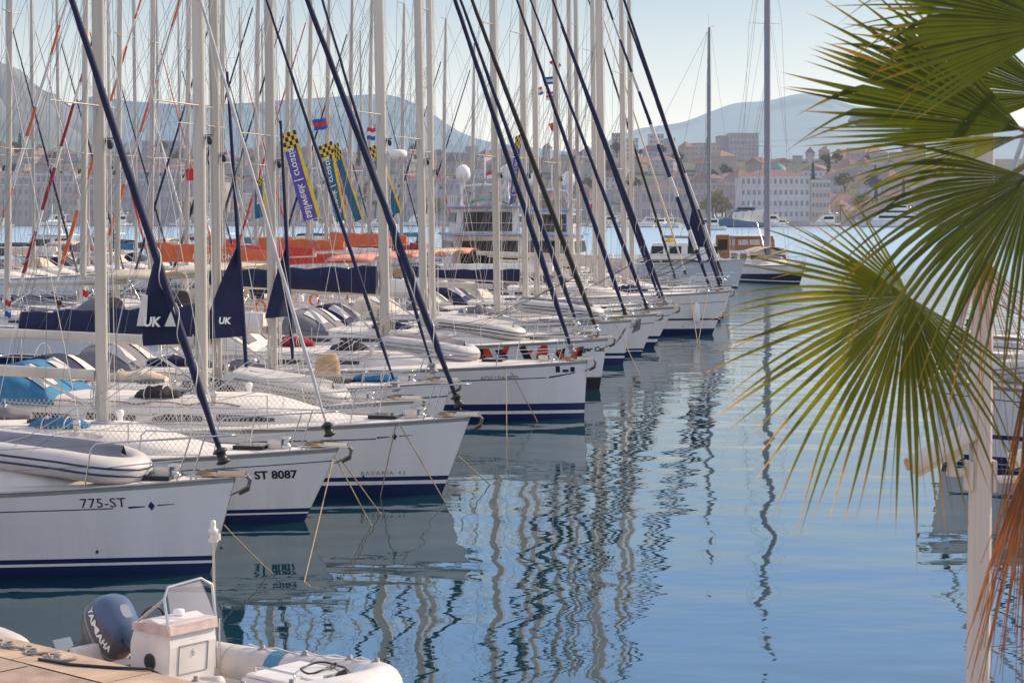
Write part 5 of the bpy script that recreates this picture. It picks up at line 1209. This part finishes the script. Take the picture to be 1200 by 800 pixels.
qrope([QP(1.2, .42, QZ + .024), QP(1.6, .36, QZ + .026), QP(2.0, .18, QZ + .026), QP(2.3, .02, QZ + .03), QP(2.55, -.5, .85)], 'dark mooring rope leading from the quay to the inflatable boat', .014, BLACK)

RIBF = mat('rib_fabric', (.56, .51, .49), .45, var=.18, scale=2.5, bump=.004, bscale=3)
RIBW = mat('rib_gelcoat', (.70, .66, .63), .3, var=.14, scale=3)
PINK = mat('faded_pink_trim', (.56, .43, .39), .6, var=.2, scale=8)
SCREEN = mat('windscreen_perspex', (.80, .74, .80), .05, var=0, alpha=.30)
TARPB = mat('blue_patch', (.06, .22, .34), .6)
RIBA = R_(-40)
rib = thing('inflatable_boat', 'pale inflatable boat with steering console and outboard motor beside the quay', 'inflatable boat', (-1.27, 18.75, 0), RIBA)
def ribpath(n=44, zoff=0.0):
    pts = []
    for i in range(n + 1):
        u = i / n * 2 - 1; a = abs(u); sg = 1 if u > 0 else -1
        if a > .42: f = (1 - a) / .58; x = -4.15 + 2.75 * f; y = .74; z = .40 + .10 * f ** 2
        else:
            th = a / .42 * math.pi / 2; x = -1.40 + 1.18 * math.cos(th) ** .9; y = .74 * math.sin(th) ** .85; z = .50 + .16 * math.cos(th) ** 1.2
        pts.append(Vector((x, sg * y, z + zoff)))
    return pts
pth = ribpath(); rr = [.215] * len(pth)
for i, q in enumerate((.02, .12, .19)): rr[i] = rr[-1 - i] = q
m = MB(); m.tube(pth, rr, 18); tube = m.build('tube', RIBF, rib)
m = MB(); pts = [p + Vector((0, 0, 0)) for p in pth]; out = []
for i in range(2, len(pth) - 2):
    tg = (pth[i + 1] - pth[i - 1]).normalized(); nr = Vector((-tg.y, tg.x, 0)).normalized(); out.append(pth[i] - nr * .212 * (1 if True else 1))
m.tube(out, .025, 6); m.build('rubbing_strake', GREY, tube)
for i in (8, 11, 14, 17, 27, 30, 33, 36):
    m = MB(); c = pth[i] + Vector((0, 0, .205)); m.lathe([(.055, -.01), (.05, .012), (.03, .02), (.028, .05), (0, .055)], 10, c); m.build('rope_fitting', GREY, tube)
m = MB(); lp = [pth[i] + Vector((0, 0, .245 - (.03 if k % 2 else 0))) for k, i in enumerate(range(27, 38))]; m.tube(lp, .008, 5); m.build('lifeline', HALY, tube)
for a, b in ((34, 35), ):
    m = MB(); m.tube(pth[a:b + 1], .219, 18, caps=False); m.build('blue_patch', TARPB, tube)
m = MB(); m.tube(pth[16:29], [.219] * 13, 18, caps=False); m.build('bow_wrap', RIBW, tube)
for i in (6, 12, 18, 26, 32, 38):
    m = MB(); m.tube([pth[i].lerp(pth[i + 1], -.06), pth[i].lerp(pth[i + 1], .06)], .2175, 18, caps=False); m.build('tube_seam', mat('seam_tape', (.42, .38, .36), .6), tube)
for i in (9, 35):
    m = MB(); m.lathe([(.04, 0), (.04, .012), (.02, .016), (0, .016)], 12, pth[i] + Vector((0, .13 if i > 20 else -.13, .165))); m.build('valve', BLACK, tube)
m = MB(); m.tube([(-3.2, -.1, .55), (-3.5, -.15, .62), (-3.85, -.05, .74), (-4.1, .0, .78)], .022, 8); m.tube([(-3.2, .0, .50), (-3.55, .1, .52), (-3.9, .12, .70), (-4.1, .05, .75)], .015, 8); m.build('control_cable', BLACK, rib)
m = MB(); m.tube([(-.95 + .3 * math.cos(f * 9) * (1 - f), .15 + .22 * math.sin(f * 9), .775 + .01 * math.sin(f * 30)) for f in [k / 60 for k in range(61)]], .011, 5); m.build('bow_line', BLACK, rib)
m = MB(); m.grid(lambda u, v: Vector((-3.9 + 2.9 * u, (v - .5) * 1.10 * (1 if u < .7 else 1 - (u - .7) * 1.2), .30 + .05 * u)), 8, 6); m.build('floor', RIBW, rib)
m = MB(); rg = []
for x, zb in ((-4.05, -.05), (-2.5, -.22), (-1.2, -.15), (-.55, .15), (-.30, .40)):
    w = .58 if x < -1 else .40 if x < -.5 else .12; rg.append([Vector((x, -w, .35)), Vector((x, 0, zb)), Vector((x, w, .35))])
m.rings(rg, False, False, False, 0, False); m.add(rg[0], [(0, 1, 2)]); m.build('keel_hull', RIBW, rib)
m = MB(); m.box((-1.12, 0, .53), (.75, .82, .34)); m.box((-1.12, 0, .72), (.70, .74, .04)); m.box((-.75, 0, .745), (.30, .36, .03)); m.build('bow_locker', RIBW, rib, .04)
m = MB(); m.tube([(-.58, -.16, .72), (-.58, -.16, .80), (-.58, .16, .80), (-.58, .16, .72)], .016, 7); m.build('grab_rail', STEEL, rib); m = MB(); m.tube([(-1.4, -.30, .75), (-1.4, -.30, .81), (-.85, -.30, .81), (-.85, -.30, .75)], .013, 6); m.build('grab_rail', STEEL, rib)
m = MB(); m.lathe([(.045, -.03), (.05, 0), (.05, .10), (.02, .12)], 12, (-.42, -.10, .82), 0, Matrix.Rotation(R_(65), 3, 'Y')); m.build('bow_light', BLACK, rib)
m = MB(); m.box((-4.0, 0, .38), (.10, 1.1, .55)); m.build('transom', RIBW, rib, .02)
# console
cs = MB(); cx = -3.02; w = .31
prof = [(-.30, .32), (.30, .32), (.34, .80), (.30, 1.00), (.02, 1.06), (-.22, .98), (-.30, .78)]
cs.rings([[Vector((cx + x, -w, z)) for x, z in prof], [Vector((cx + x, w, z)) for x, z in prof]], True, True, True, 0, False); con = cs.build('console', RIBW, rib, .03, seg=3)
m = MB(); m.add([Vector((cx + .36, -w - .02, .93)), Vector((cx + .36, w + .02, .93)), Vector((cx + .34, w + .02, 1.04)), Vector((cx + .34, -w - .02, 1.04)), Vector((cx - .26, -w - .02, 1.0)), Vector((cx - .26, w + .02, 1.0)), Vector((cx - .26, w + .02, .92)), Vector((cx - .26, -w - .02, .92))], [(0, 1, 2, 3), (3, 2, 5, 4), (4, 5, 6, 7), (0, 3, 4, 7), (1, 6, 5, 2)]); m.build('console_trim', PINK, con, .01)
def fx_(z): return cx + (.30 + .04 * (z - .32) / .48 if z < .80 else .34 - .04 * (z - .8) / .2)
m = MB()
for a, b in (((-.19, .50), (.20, .50)), ((.20, .50), (.20, .80)), ((.20, .80), (-.19, .80)), ((-.19, .80), (-.19, .50))):
    m.tube([(fx_(a[1]) + .004, a[0], a[1]), (fx_(b[1]) + .004, b[0], b[1])], .006, 5)
m.build('locker_door', GREY, con)
m = MB(); m.tube([(fx_(.7) + .006, .0 + .018 * math.cos(a), .70 + .022 * math.sin(a)) for a in [i / 12 * 6.2832 for i in range(13)]], .003, 4); m.tube([(fx_(.73) + .006, -.005, .722), (fx_(.75) + .006, -.005, .755)], .003, 4); m.build('door_emblem', GREY, con)
m = MB(); m.lathe([(.085, 0), (.085, .015), (.06, .02), (.0, .012)], 18, (cx + .02, -w - .001, .62), 0, Matrix.Rotation(R_(90), 3, 'X')); m.build('side_speaker', BLACK, con)
m = MB(); m.lathe([(.06, 0), (.06, .05), (.0, .06)], 14, (cx + .05, .05, 1.06)); m.build('compass', WHITE, con)
fr = MB(); fpts = [(cx + .34, -w - .01, .92), (cx + .26, -w - .015, 1.30), (cx + .20, -w + .08, 1.40), (cx + .19, w - .08, 1.43), (cx + .26, w + .015, 1.36), (cx + .34, w + .01, .92)]
fr.tube(fpts, .016, 8); fr.tube([(cx + .26, -w - .015, 1.30), (cx - .16, -w - .012, 1.02)], .014, 7); wf = fr.build('windscreen_frame', STEEL, con)
m = MB(); m.grid(lambda u, v: Vector((cx + .345 - .15 * v + .03 * math.sin(u * 3.14), (u * 2 - 1) * (w - .02 - .05 * v), 1.03 + (.36 + .02 * u) * v)), 10, 6); m.build('windscreen', SCREEN, wf)
m = MB(); m.tube([(cx - .32 + .0, .16 * math.cos(a), .95 + .15 * math.sin(a)) for a in [i / 20 * 6.2832 for i in range(21)]], .014, 6); m.tube([(cx - .32, -.15, .95), (cx - .32, .15, .95)], .01, 5); m.tube([(cx - .32, 0, .95), (cx - .2, 0, .93)], .02, 6); m.build('steering_wheel', BLACK, rib)
m = MB(); px_, py_ = cx + .12, w + .19
m.tube([(px_, py_, .42), (px_ - .04, py_, 1.78)], .016, 8); m.tube([(px_, py_ + .05, .42), (px_ + .02, py_ + .04, .95)], .012, 6); pole = m.build('light_pole', STEEL, rib)
m = MB(); m.lathe([(.04, 0), (.055, .01), (.055, .03), (.035, .04), (.035, .10), (.055, .11), (.055, .14), (.03, .15), (.03, .20), (.024, .235), (0, .24)], 14, (px_ - .04, py_, 1.76)); m.box((px_ + .03, py_, 1.83), (.07, .03, .07)); m.build('light', CREAM, pole)
m = MB(); m.box((-3.62, 0, .40), (.30, .60, .20)); m.build('helm_seat', CGREY, rib, .04)
m = MB(); m.lathe([(.06, -.16), (.075, -.14), (.075, .14), (.06, .16), (.02, .17)], 14, (cx + .75, -.12, .47), 0, Matrix.Rotation(R_(80), 3, 'Y')); o = m.build('rolled_cloth', HYPA, rib)
# outboard motor, tilted up
COWL = mat('blue_grey_cowl', (.075, .115, .20), .25, var=.05, scale=4); COWLD = mat('dark_grey_cowl', (.095, .095, .105), .4, var=.1, scale=6)
TM = Matrix.Translation((-4.22, 0, .62)) @ Matrix.Rotation(R_(54), 4, 'Y')
def om(v): return TM @ Vector(v)
m = MB(); rg = []; rmi = []
secs = [(-.02, .17, .22, .0), (.03, .215, .30, -.01), (.10, .235, .335, -.02), (.155, .24, .345, -.02), (.165, .248, .352, -.02), (.18, .248, .352, -.02), (.19, .24, .345, -.02), (.27, .24, .345, -.03), (.36, .232, .325, -.035), (.44, .215, .29, -.04), (.51, .18, .235, -.045), (.555, .125, .165, -.05), (.575, .06, .08, -.05)]
def cowl(zf_, a):
    for i in range(len(secs) - 1):
        if zf_ <= secs[i + 1][0] or i == len(secs) - 2:
            q = (zf_ - secs[i][0]) / (secs[i + 1][0] - secs[i][0]); s = [secs[i][j] + (secs[i + 1][j] - secs[i][j]) * q for j in range(4)]; break
    c, sn = math.cos(a), math.sin(a); return Vector((s[3] + s[2] * math.copysign(abs(c) ** .75, c), s[1] * math.copysign(abs(sn) ** .75, sn), zf_))
for s in secs: rg.append([om(cowl(s[0], 2 * math.pi * j / 28)) for j in range(28)])
m.rings(rg, True, True, True, 0, True, [1, 1, 1, 2, 2, 2, 1, 1, 0, 0, 0, 0]); 
motor = m.build('outboard_motor', [COWL, COWLD, GREY], rib)
def cowl_text(body, sz, a0, z0, sgn=-1):
    # letters follow the starboard flank of the cowl
    def pl(a, b):
        z = z0 + b; ang = -math.pi / 2 + a / .30 + a0; p = cowl(z, ang); n = Vector((math.cos(ang) * .6, math.sin(ang), 0)).normalized(); return om(p + n * .006)
    lettering(body, sz, pl, INKW, motor, 'brand_lettering', bold=.004, spacing=1.05)
cowl_text('YAMAHA', .105, .12, .30)
m = MB(); m.rings([[om((x * .9 - .02, y * .8, -.02)) for x, y in ((-.2, -.16), (.2, -.16), (.2, .16), (-.2, .16))], [om((x * .5 - .04, y * .5, -.22)) for x, y in ((-.2, -.16), (.2, -.16), (.2, .16), (-.2, .16))], [om((x * .42 - .08, y * .4, -.75)) for x, y in ((-.2, -.16), (.2, -.16), (.2, .16), (-.2, .16))]], sm=False); m.build('motor_leg', COWLD, motor, .015)
m = MB(); m.box(tuple(om((-.10, 0, -.62))), (.50, .26, .03), 0, TM.to_3x3()); m.box(tuple(om((-.16, 0, -.95))), (.20, .05, .38), 0, TM.to_3x3()); m.lathe([(.0, -.28), (.05, -.2), (.07, 0), (.05, .2), (0, .26)], 12, tuple(om((-.10, 0, -.85))), 0, TM.to_3x3() @ Matrix.Rotation(R_(90), 3, 'Y')); m.build('gearcase', COWL, motor, .01)
m = MB(); m.box((-4.08, 0, .55), (.14, .30, .40)); m.box((-4.15, 0, .72), (.10, .34, .12)); m.build('clamp_bracket', BLACK, motor, .02)
m = MB(); m.tube([om((.34, -.10, .22)), om((.37, -.10, .24)), om((.37, .10, .24)), om((.34, .10, .22))], .014, 6); m.build('tilt_handle', REDP, motor)
m = MB(); m.rings([[om(cowl(z, a) * 1.0 + Vector((0, -.004, 0))) for z in (.30, .38, .42)] for a in [-math.pi / 2 + .2 + .25 * k for k in range(5)]], False, False, False); m.build('cowl_recess', COWLD, motor)

make_dinghy((-6.35, 21.9, .12), R_(-38), 'grey inflatable at the picture edge behind the quay', L=2.8, B=1.2, r=.29, group='inflatables afloat by the quay')

# ------------------------------------------------------------------ lamp post with two camera housings
POSTW = mat('post_paint', (.62, .56, .49), .45, var=.16, scale=3, streak=True)
Yp = 10.0; pxc = KX(1141, Yp); zb = QZ + .01
post = thing('lamp_post', 'cream lamp post carrying two camera housings on side arms', 'lamp post', (pxc, Yp, zb)); post.rotation_euler = (0, R_(.75), .15)
m = MB(); rg = []
for z, r in ((0, .075), (.02, .075), (.9, .065), (.92, .058), (2.2, .056), (4.3, .048), (4.52, .046)):
    fl_ = [1 - .07 * (j % 8 in (2, 6)) for j in range(48)]
    rg.append([Vector((r * fl_[j] * math.copysign(abs(math.cos(a)) ** .7, math.cos(a)), r * fl_[j] * math.copysign(abs(math.sin(a)) ** .7, math.sin(a)), z)) for j, a in enumerate([2 * math.pi * j / 48 for j in range(48)])])
m.rings(rg); m.lathe([(.16, 0), (.16, .02), (.09, .05), (.08, .10)], 20); m.build('column', POSTW, post)
zc = KZ(557, Yp) - zb; k = Yp / F
m = MB(); m.box((-.064, 0, zc), (.022, .10, .155)); m.box((.062, 0, zc), (.022, .10, .165)); m.build('clamp', POSTW, post, .01)
m = MB(); m.tube([(-.07, 0, zc + .02), (-.125, 0, zc + .015), (-.16, -.01, zc + .04)], .022, 10); m.tube([(-.16, -.01, zc + .0), (-.155, -.01, zc + .085)], [.028, .024], 10); m.tube([(.07, 0, zc - .02), (.24, 0, zc - .02), (.30, 0, zc + .02)], .020, 10); m.build('side_arm', POSTW, post)
def housing(c, yaw, pitch, roll=0):
    M = Matrix.Rotation(yaw, 3, 'Z') @ Matrix.Rotation(pitch, 3, 'Y')
    m = MB(); rg = []
    for x, s in ((-.175, .050), (-.165, .054), (0, .054), (.12, .056)):
        rg.append([Vector(c) + M @ Vector((x, s * 1.0 * math.copysign(abs(math.cos(a)) ** .8, math.cos(a)), s * .95 * math.copysign(abs(math.sin(a)) ** .8, math.sin(a)))) for a in [2 * math.pi * j / 20 for j in range(20)]])
    m.rings(rg); h = m.build('camera_housing', POSTW, post)
    m = MB(); m.rings([[Vector(c) + M @ Vector((x, .063 * math.cos(a), .062 * math.sin(a) + .004)) for a in [R_(-20) + R_(220) * j / 16 for j in range(17)]] for x in (-.19, .02, .165, .18)], False, False, False); o = m.build('sun_shield', POSTW, h); q = o.modifiers.new('thick', 'SOLIDIFY'); q.thickness = .006
    m = MB(); m.lathe([(.048, 0), (.048, .004), (0, .005)], 18, tuple(Vector(c) + M @ Vector((.121, 0, 0))), 0, M @ Matrix.Rotation(R_(90), 3, 'Y')); m.build('lens_window', DARKGLASS, h)
    m = MB(); m.box(tuple(Vector(c) + M @ Vector((.05, 0, -.065))), (.09, .03, .03), 0, M); m.build('bracket', POSTW, h)
housing((-.215, -.02, zc + .125), R_(8), R_(-27))
housing((.345, 0, zc + .10), R_(150), R_(20))
lz = KZ(143, Yp) - zb
m = MB(); m.tube([(0, 0, lz - .07), (-.10, 0, lz - .02), (-.40, 0, lz - .02)], .022, 8); m.build('lamp_arm', POSTW, post)
m = MB(); rg = [[Vector((-.52 + .20 * math.cos(a) * s, .15 * math.sin(a) * s, lz + z)) for a in [2 * math.pi * j / 24 for j in range(24)]] for s, z in ((.80, -.028), (.98, -.018), (1.0, -.004), (.92, .018), (.6, .034), (.1, .038))]
m.rings(rg); m.build('lamp_head', mat('lamp_grey', (.30, .31, .34), .3, metal=.3), post)

# ------------------------------------------------------------------ palm tree
GREENL = leaf_mat('palm_green', (.034, .050, .007), (.15, .10, .028), (3.0, 2.6, .7))
GREENY = leaf_mat('palm_yellow_green', (.046, .060, .008), (.24, .13, .03), (5.8, 4.6, .6))
DRYL = leaf_mat('palm_dry', (.25, .12, .045), (.19, .10, .045), (1.6, 1.1, .7))
PETM = mat('palm_petiole', (.20, .17, .05), .5, var=.2, scale=12)
palm = thing('fan_palm', 'fan palm with green fronds and dry hanging leaves close to the camera', 'palm tree', (KX(1268, 7.6), 7.6, QZ))
po = Vector(palm.location)
crown = KP(1268, 150, 7.6)
def frond(px, py, Y, ang, R, half, n, tilt=0.0, roll=0.0, split=.6, droop=.25, mt=None, wid=1.0, seed=1, pet=True, absw=0.0, pleat=.35, minr=.62, name='frond', curl=0.0):
    rr = random.Random(seed); hub = KP(px, py, Y); Rm = R / F * Y
    a = R_(ang); d = Vector((math.cos(a), 0, math.sin(a))); p = Vector((-math.sin(a), 0, math.cos(a))); nn = Vector((0, -1, 0))
    Mt = Matrix.Rotation(tilt, 3, p); d = Mt @ d; nn = Mt @ nn
    Mr = Matrix.Rotation(roll, 3, d); p = Mr @ p; nn = Mr @ nn
    m = MB(); tips = []; dphi = 2 * half / n
    radii = [.0, .10, .22, .35, .48, .60, .70, .78, .85, .91, .96, 1.0]
    for i in range(n):
        ph = R_(-half + dphi * (i + .5)) ; e = abs(-half + dphi * (i + .5)) / half
        L_ = Rm * (minr + (1 - minr) * (1 - e ** 2.2)) * rr.uniform(.92, 1.06); sp = split * rr.uniform(.9, 1.08) * (1 - .25 * e)
        hw = math.tan(R_(dphi) / 2) * wid; dr = droop * rr.uniform(.6, 1.6); sw = rr.uniform(-.05, .05); depth = rr.uniform(-.015, .015); cu = curl * rr.uniform(.3, 1.4); off = rr.choice([0, 0, 0, 0, 0, .05, -.08, .12]) + rr.uniform(-.06, .06); kink = rr.choice([0] * 9 + [.5, .9]); hw *= rr.uniform(.82, 1.06)
        sd = d * math.cos(ph) + p * math.sin(ph); sp_ = -d * math.sin(ph) + p * math.cos(ph)
        vs = []; base = len(m.v)
        for q in radii:
            r = q * L_; hwq = hw * min(r, sp * L_ * 1.0)
            if q > sp: hwq *= max(.02, 1 - ((q - sp) / (1 - sp)) ** 1.15) * (1 - .10 * min(1, (q - sp) * 8))
            if absw: hwq = absw * (1 - .75 * q) * min(1, q * 8 + .2)
            b = max(0, q - .35); c = hub + sd * (r * (1 - .25 * dr * b)) + sp_ * (sw * L_ * max(0, q - sp) ** 1.5 * 2) + Vector((0, 0, -1)) * (dr * L_ * b ** 2 * 1.25 + kink * L_ * max(0, q - .68) ** 1.3) + nn * (depth * r + cu * L_ * b * b) + nn * (.10 * L_ * math.sin(min(1, q) * 2.2) * (1 - e) * .4)
            cr = nn * (hwq * pleat * (1 if True else 0))
            vs += [c - sp_ * hwq - cr, c + cr, c + sp_ * hwq - cr]; t_ = q + off + rr.uniform(-.02, .02); tips += [t_] * 3
        fs = []
        for k in range(len(radii) - 1):
            o = k * 3; fs += [(o, o + 1, o + 4, o + 3), (o + 1, o + 2, o + 5, o + 4)]
        m.add([v - po for v in vs], fs, 0, True)
    m.tip = tips; f = m.build(name, mt or GREENL, palm)
    if pet:
        m = MB(); m.tube([crown - po, crown.lerp(hub, .5) + Vector((0, 0, .10)) - po, hub - d * .02 - po, hub + d * .05 - po], [.022, .017, .013, .006], 7, flat=.6); m.build('petiole', PETM, f)
    return f
frond(1198, 152, 7.0, 157, 278, 30, 30, split=.74, droop=.02, seed=1, tilt=.12, minr=.88, wid=1.16, pleat=.25)
frond(1208, 208, 6.7, 216, 285, 54, 30, split=.50, droop=.42, seed=2, tilt=-.1, minr=.74, wid=1.02)
frond(1236, 112, 7.8, 168, 210, 34, 22, split=.62, droop=.05, seed=15, minr=.8, wid=1.05)
frond(1196, 160, 7.25, 193, 250, 13, 13, split=.46, droop=.10, seed=3, mt=GREENY, minr=.85)
frond(1064, 347, 7.3, 238, 266, 92, 44, split=.44, droop=.15, seed=4, mt=GREENY, minr=.80, wid=.98)
frond(1064, 345, 7.5, 150, 165, 36, 16, split=.42, droop=.05, seed=5, mt=GREENY, minr=.8, pet=False)
frond(1240, 30, 6.3, 174, 230, 40, 28, split=.72, droop=.06, seed=6, minr=.85, wid=1.15)
frond(1235, 10, 6.9, 160, 290, 34, 24, split=.5, droop=.12, seed=7, minr=.8)
frond(1150, 300, 7.7, 282, 240, 34, 20, split=.12, droop=.4, seed=8, mt=DRYL, absw=.0026, minr=.5, curl=.2)
frond(1066, 350, 7.25, 278, 240, 34, 16, split=.30, droop=.3, seed=9, mt=GREENY, wid=.6, minr=.6, pet=False)
frond(1212, 520, 7.1, 258, 270, 13, 34, split=.10, droop=.15, seed=10, mt=DRYL, absw=.0048, minr=.5, curl=.12)
frond(1206, 420, 7.4, 266, 300, 7, 14, split=.12, droop=.2, seed=11, mt=DRYL, absw=.005, minr=.5)
m = MB(); rr = random.Random(2); n_ = 30; pts = []; hT = crown.z - QZ + .15
m.tube([Vector((0, 0, hT * i / n_)) for i in range(n_ + 1)], [.17 + .06 * max(0, 1 - i / 4) + (.012 if i % 2 else -.008) for i in range(n_ + 1)], 16); m.build('trunk', mat('palm_trunk', (.17, .12, .08), .95, var=.35, scale=14, bump=.02, bscale=30), palm)

# ------------------------------------------------------------------ person at the helm under the grey hood
def person(loc, rz, label):
    t = thing('person', label, 'person', loc, rz)
    J = {'pel': (0, 0, .10), 'bel': (-.02, 0, .28), 'che': (-.01, 0, .46), 'neck': (.0, 0, .60), 'nk2': (.02, 0, .67), 'head': (.04, 0, .76), 'top': (.035, 0, .85),
         'sl': (0, .18, .55), 'el': (.06, .23, .29), 'wl': (.27, .16, .26), 'hl': (.35, .15, .27), 'sr': (0, -.18, .55), 'er': (.06, -.23, .29), 'wr': (.27, -.16, .26), 'hr': (.35, -.15, .27),
         'kl': (.42, .12, .12), 'al': (.40, .12, -.30), 'fl': (.56, .12, -.34), 'kr': (.42, -.12, .12), 'ar': (.40, -.12, -.30), 'fr': (.56, -.12, -.34), 'hpl': (.02, .09, .09), 'hpr': (.02, -.09, .09)}
    E = [('pel', 'bel'), ('bel', 'che'), ('che', 'neck'), ('neck', 'nk2'), ('nk2', 'head'), ('head', 'top'), ('che', 'sl'), ('sl', 'el'), ('el', 'wl'), ('wl', 'hl'), ('che', 'sr'), ('sr', 'er'), ('er', 'wr'), ('wr', 'hr'), ('pel', 'hpl'), ('hpl', 'kl'), ('kl', 'al'), ('al', 'fl'), ('pel', 'hpr'), ('hpr', 'kr'), ('kr', 'ar'), ('ar', 'fr')]
    Rr = dict(pel=.14, bel=.13, che=.145, neck=.065, nk2=.052, head=.095, top=.06, sl=.065, el=.045, wl=.030, hl=.038, sr=.065, er=.045, wr=.030, hr=.038, kl=.065, al=.042, fl=.035, kr=.065, ar=.042, fr=.035, hpl=.10, hpr=.10)
    ks = list(J); me = bpy.data.meshes.new('body'); me.from_pydata([J[q] for q in ks], [(ks.index(a), ks.index(b)) for a, b in E], [])
    o = bpy.data.objects.new('body', me); COL.objects.link(o); o.parent = t
    sk = o.modifiers.new('skin', 'SKIN'); sk.use_smooth_shade = True; o.modifiers.new('sub', 'SUBSURF').levels = 1
    lay = me.skin_vertices[0].data if me.skin_vertices else None
    if lay is None:
        bpy.context.view_layer.objects.active = o; bpy.ops.mesh.customdata_skin_add(); lay = me.skin_vertices[0].data
    for i, q in enumerate(ks): lay[i].radius = (Rr[q], Rr[q]); lay[i].use_root = (q == 'pel')
    me.materials.append(SKIN)
    m = MB(); rg = [[Vector((c + rx * math.cos(a), ry * math.sin(a), z)) for a in [2 * math.pi * j / 14 for j in range(14)]] for z, rx, ry, c in ((.06, .175, .20, .0), (.28, .16, .18, -.02), (.46, .165, .205, -.01), (.56, .12, .20, 0), (.61, .07, .10, 0))]
    m.rings(rg); 
    for sg in (-1, 1): m.tube([(0, sg * .17, .56), (.03, sg * .22, .42), (.06, sg * .235, .32)], [.085, .075, .07], 10)
    m.build('shirt', mat('blue_shirt', (.10, .20, .38), .8), t)
    m = MB(); m.lathe([(.102, -.01), (.108, .05), (.09, .10), (.05, .128), (0, .135)], 14, (.025, 0, .76)); m.build('hair', HAIR, t)
    for sg in (-1, 1): m = MB(); m.lathe([(0, -.012), (.012, 0), (0, .012)], 8, (.128, sg * .033, .765)); m.build('eye', INK, t)
    m = MB(); m.tube([(.125, 0, .765), (.150, 0, .735), (.125, 0, .725)], [.008, .014, .008], 6); m.build('nose', SKIN, t)
    return t
person((KX(68, 62), 62, KZ(385, 62)), R_(-13), 'person with short dark hair in a blue shirt sitting under the grey hood')
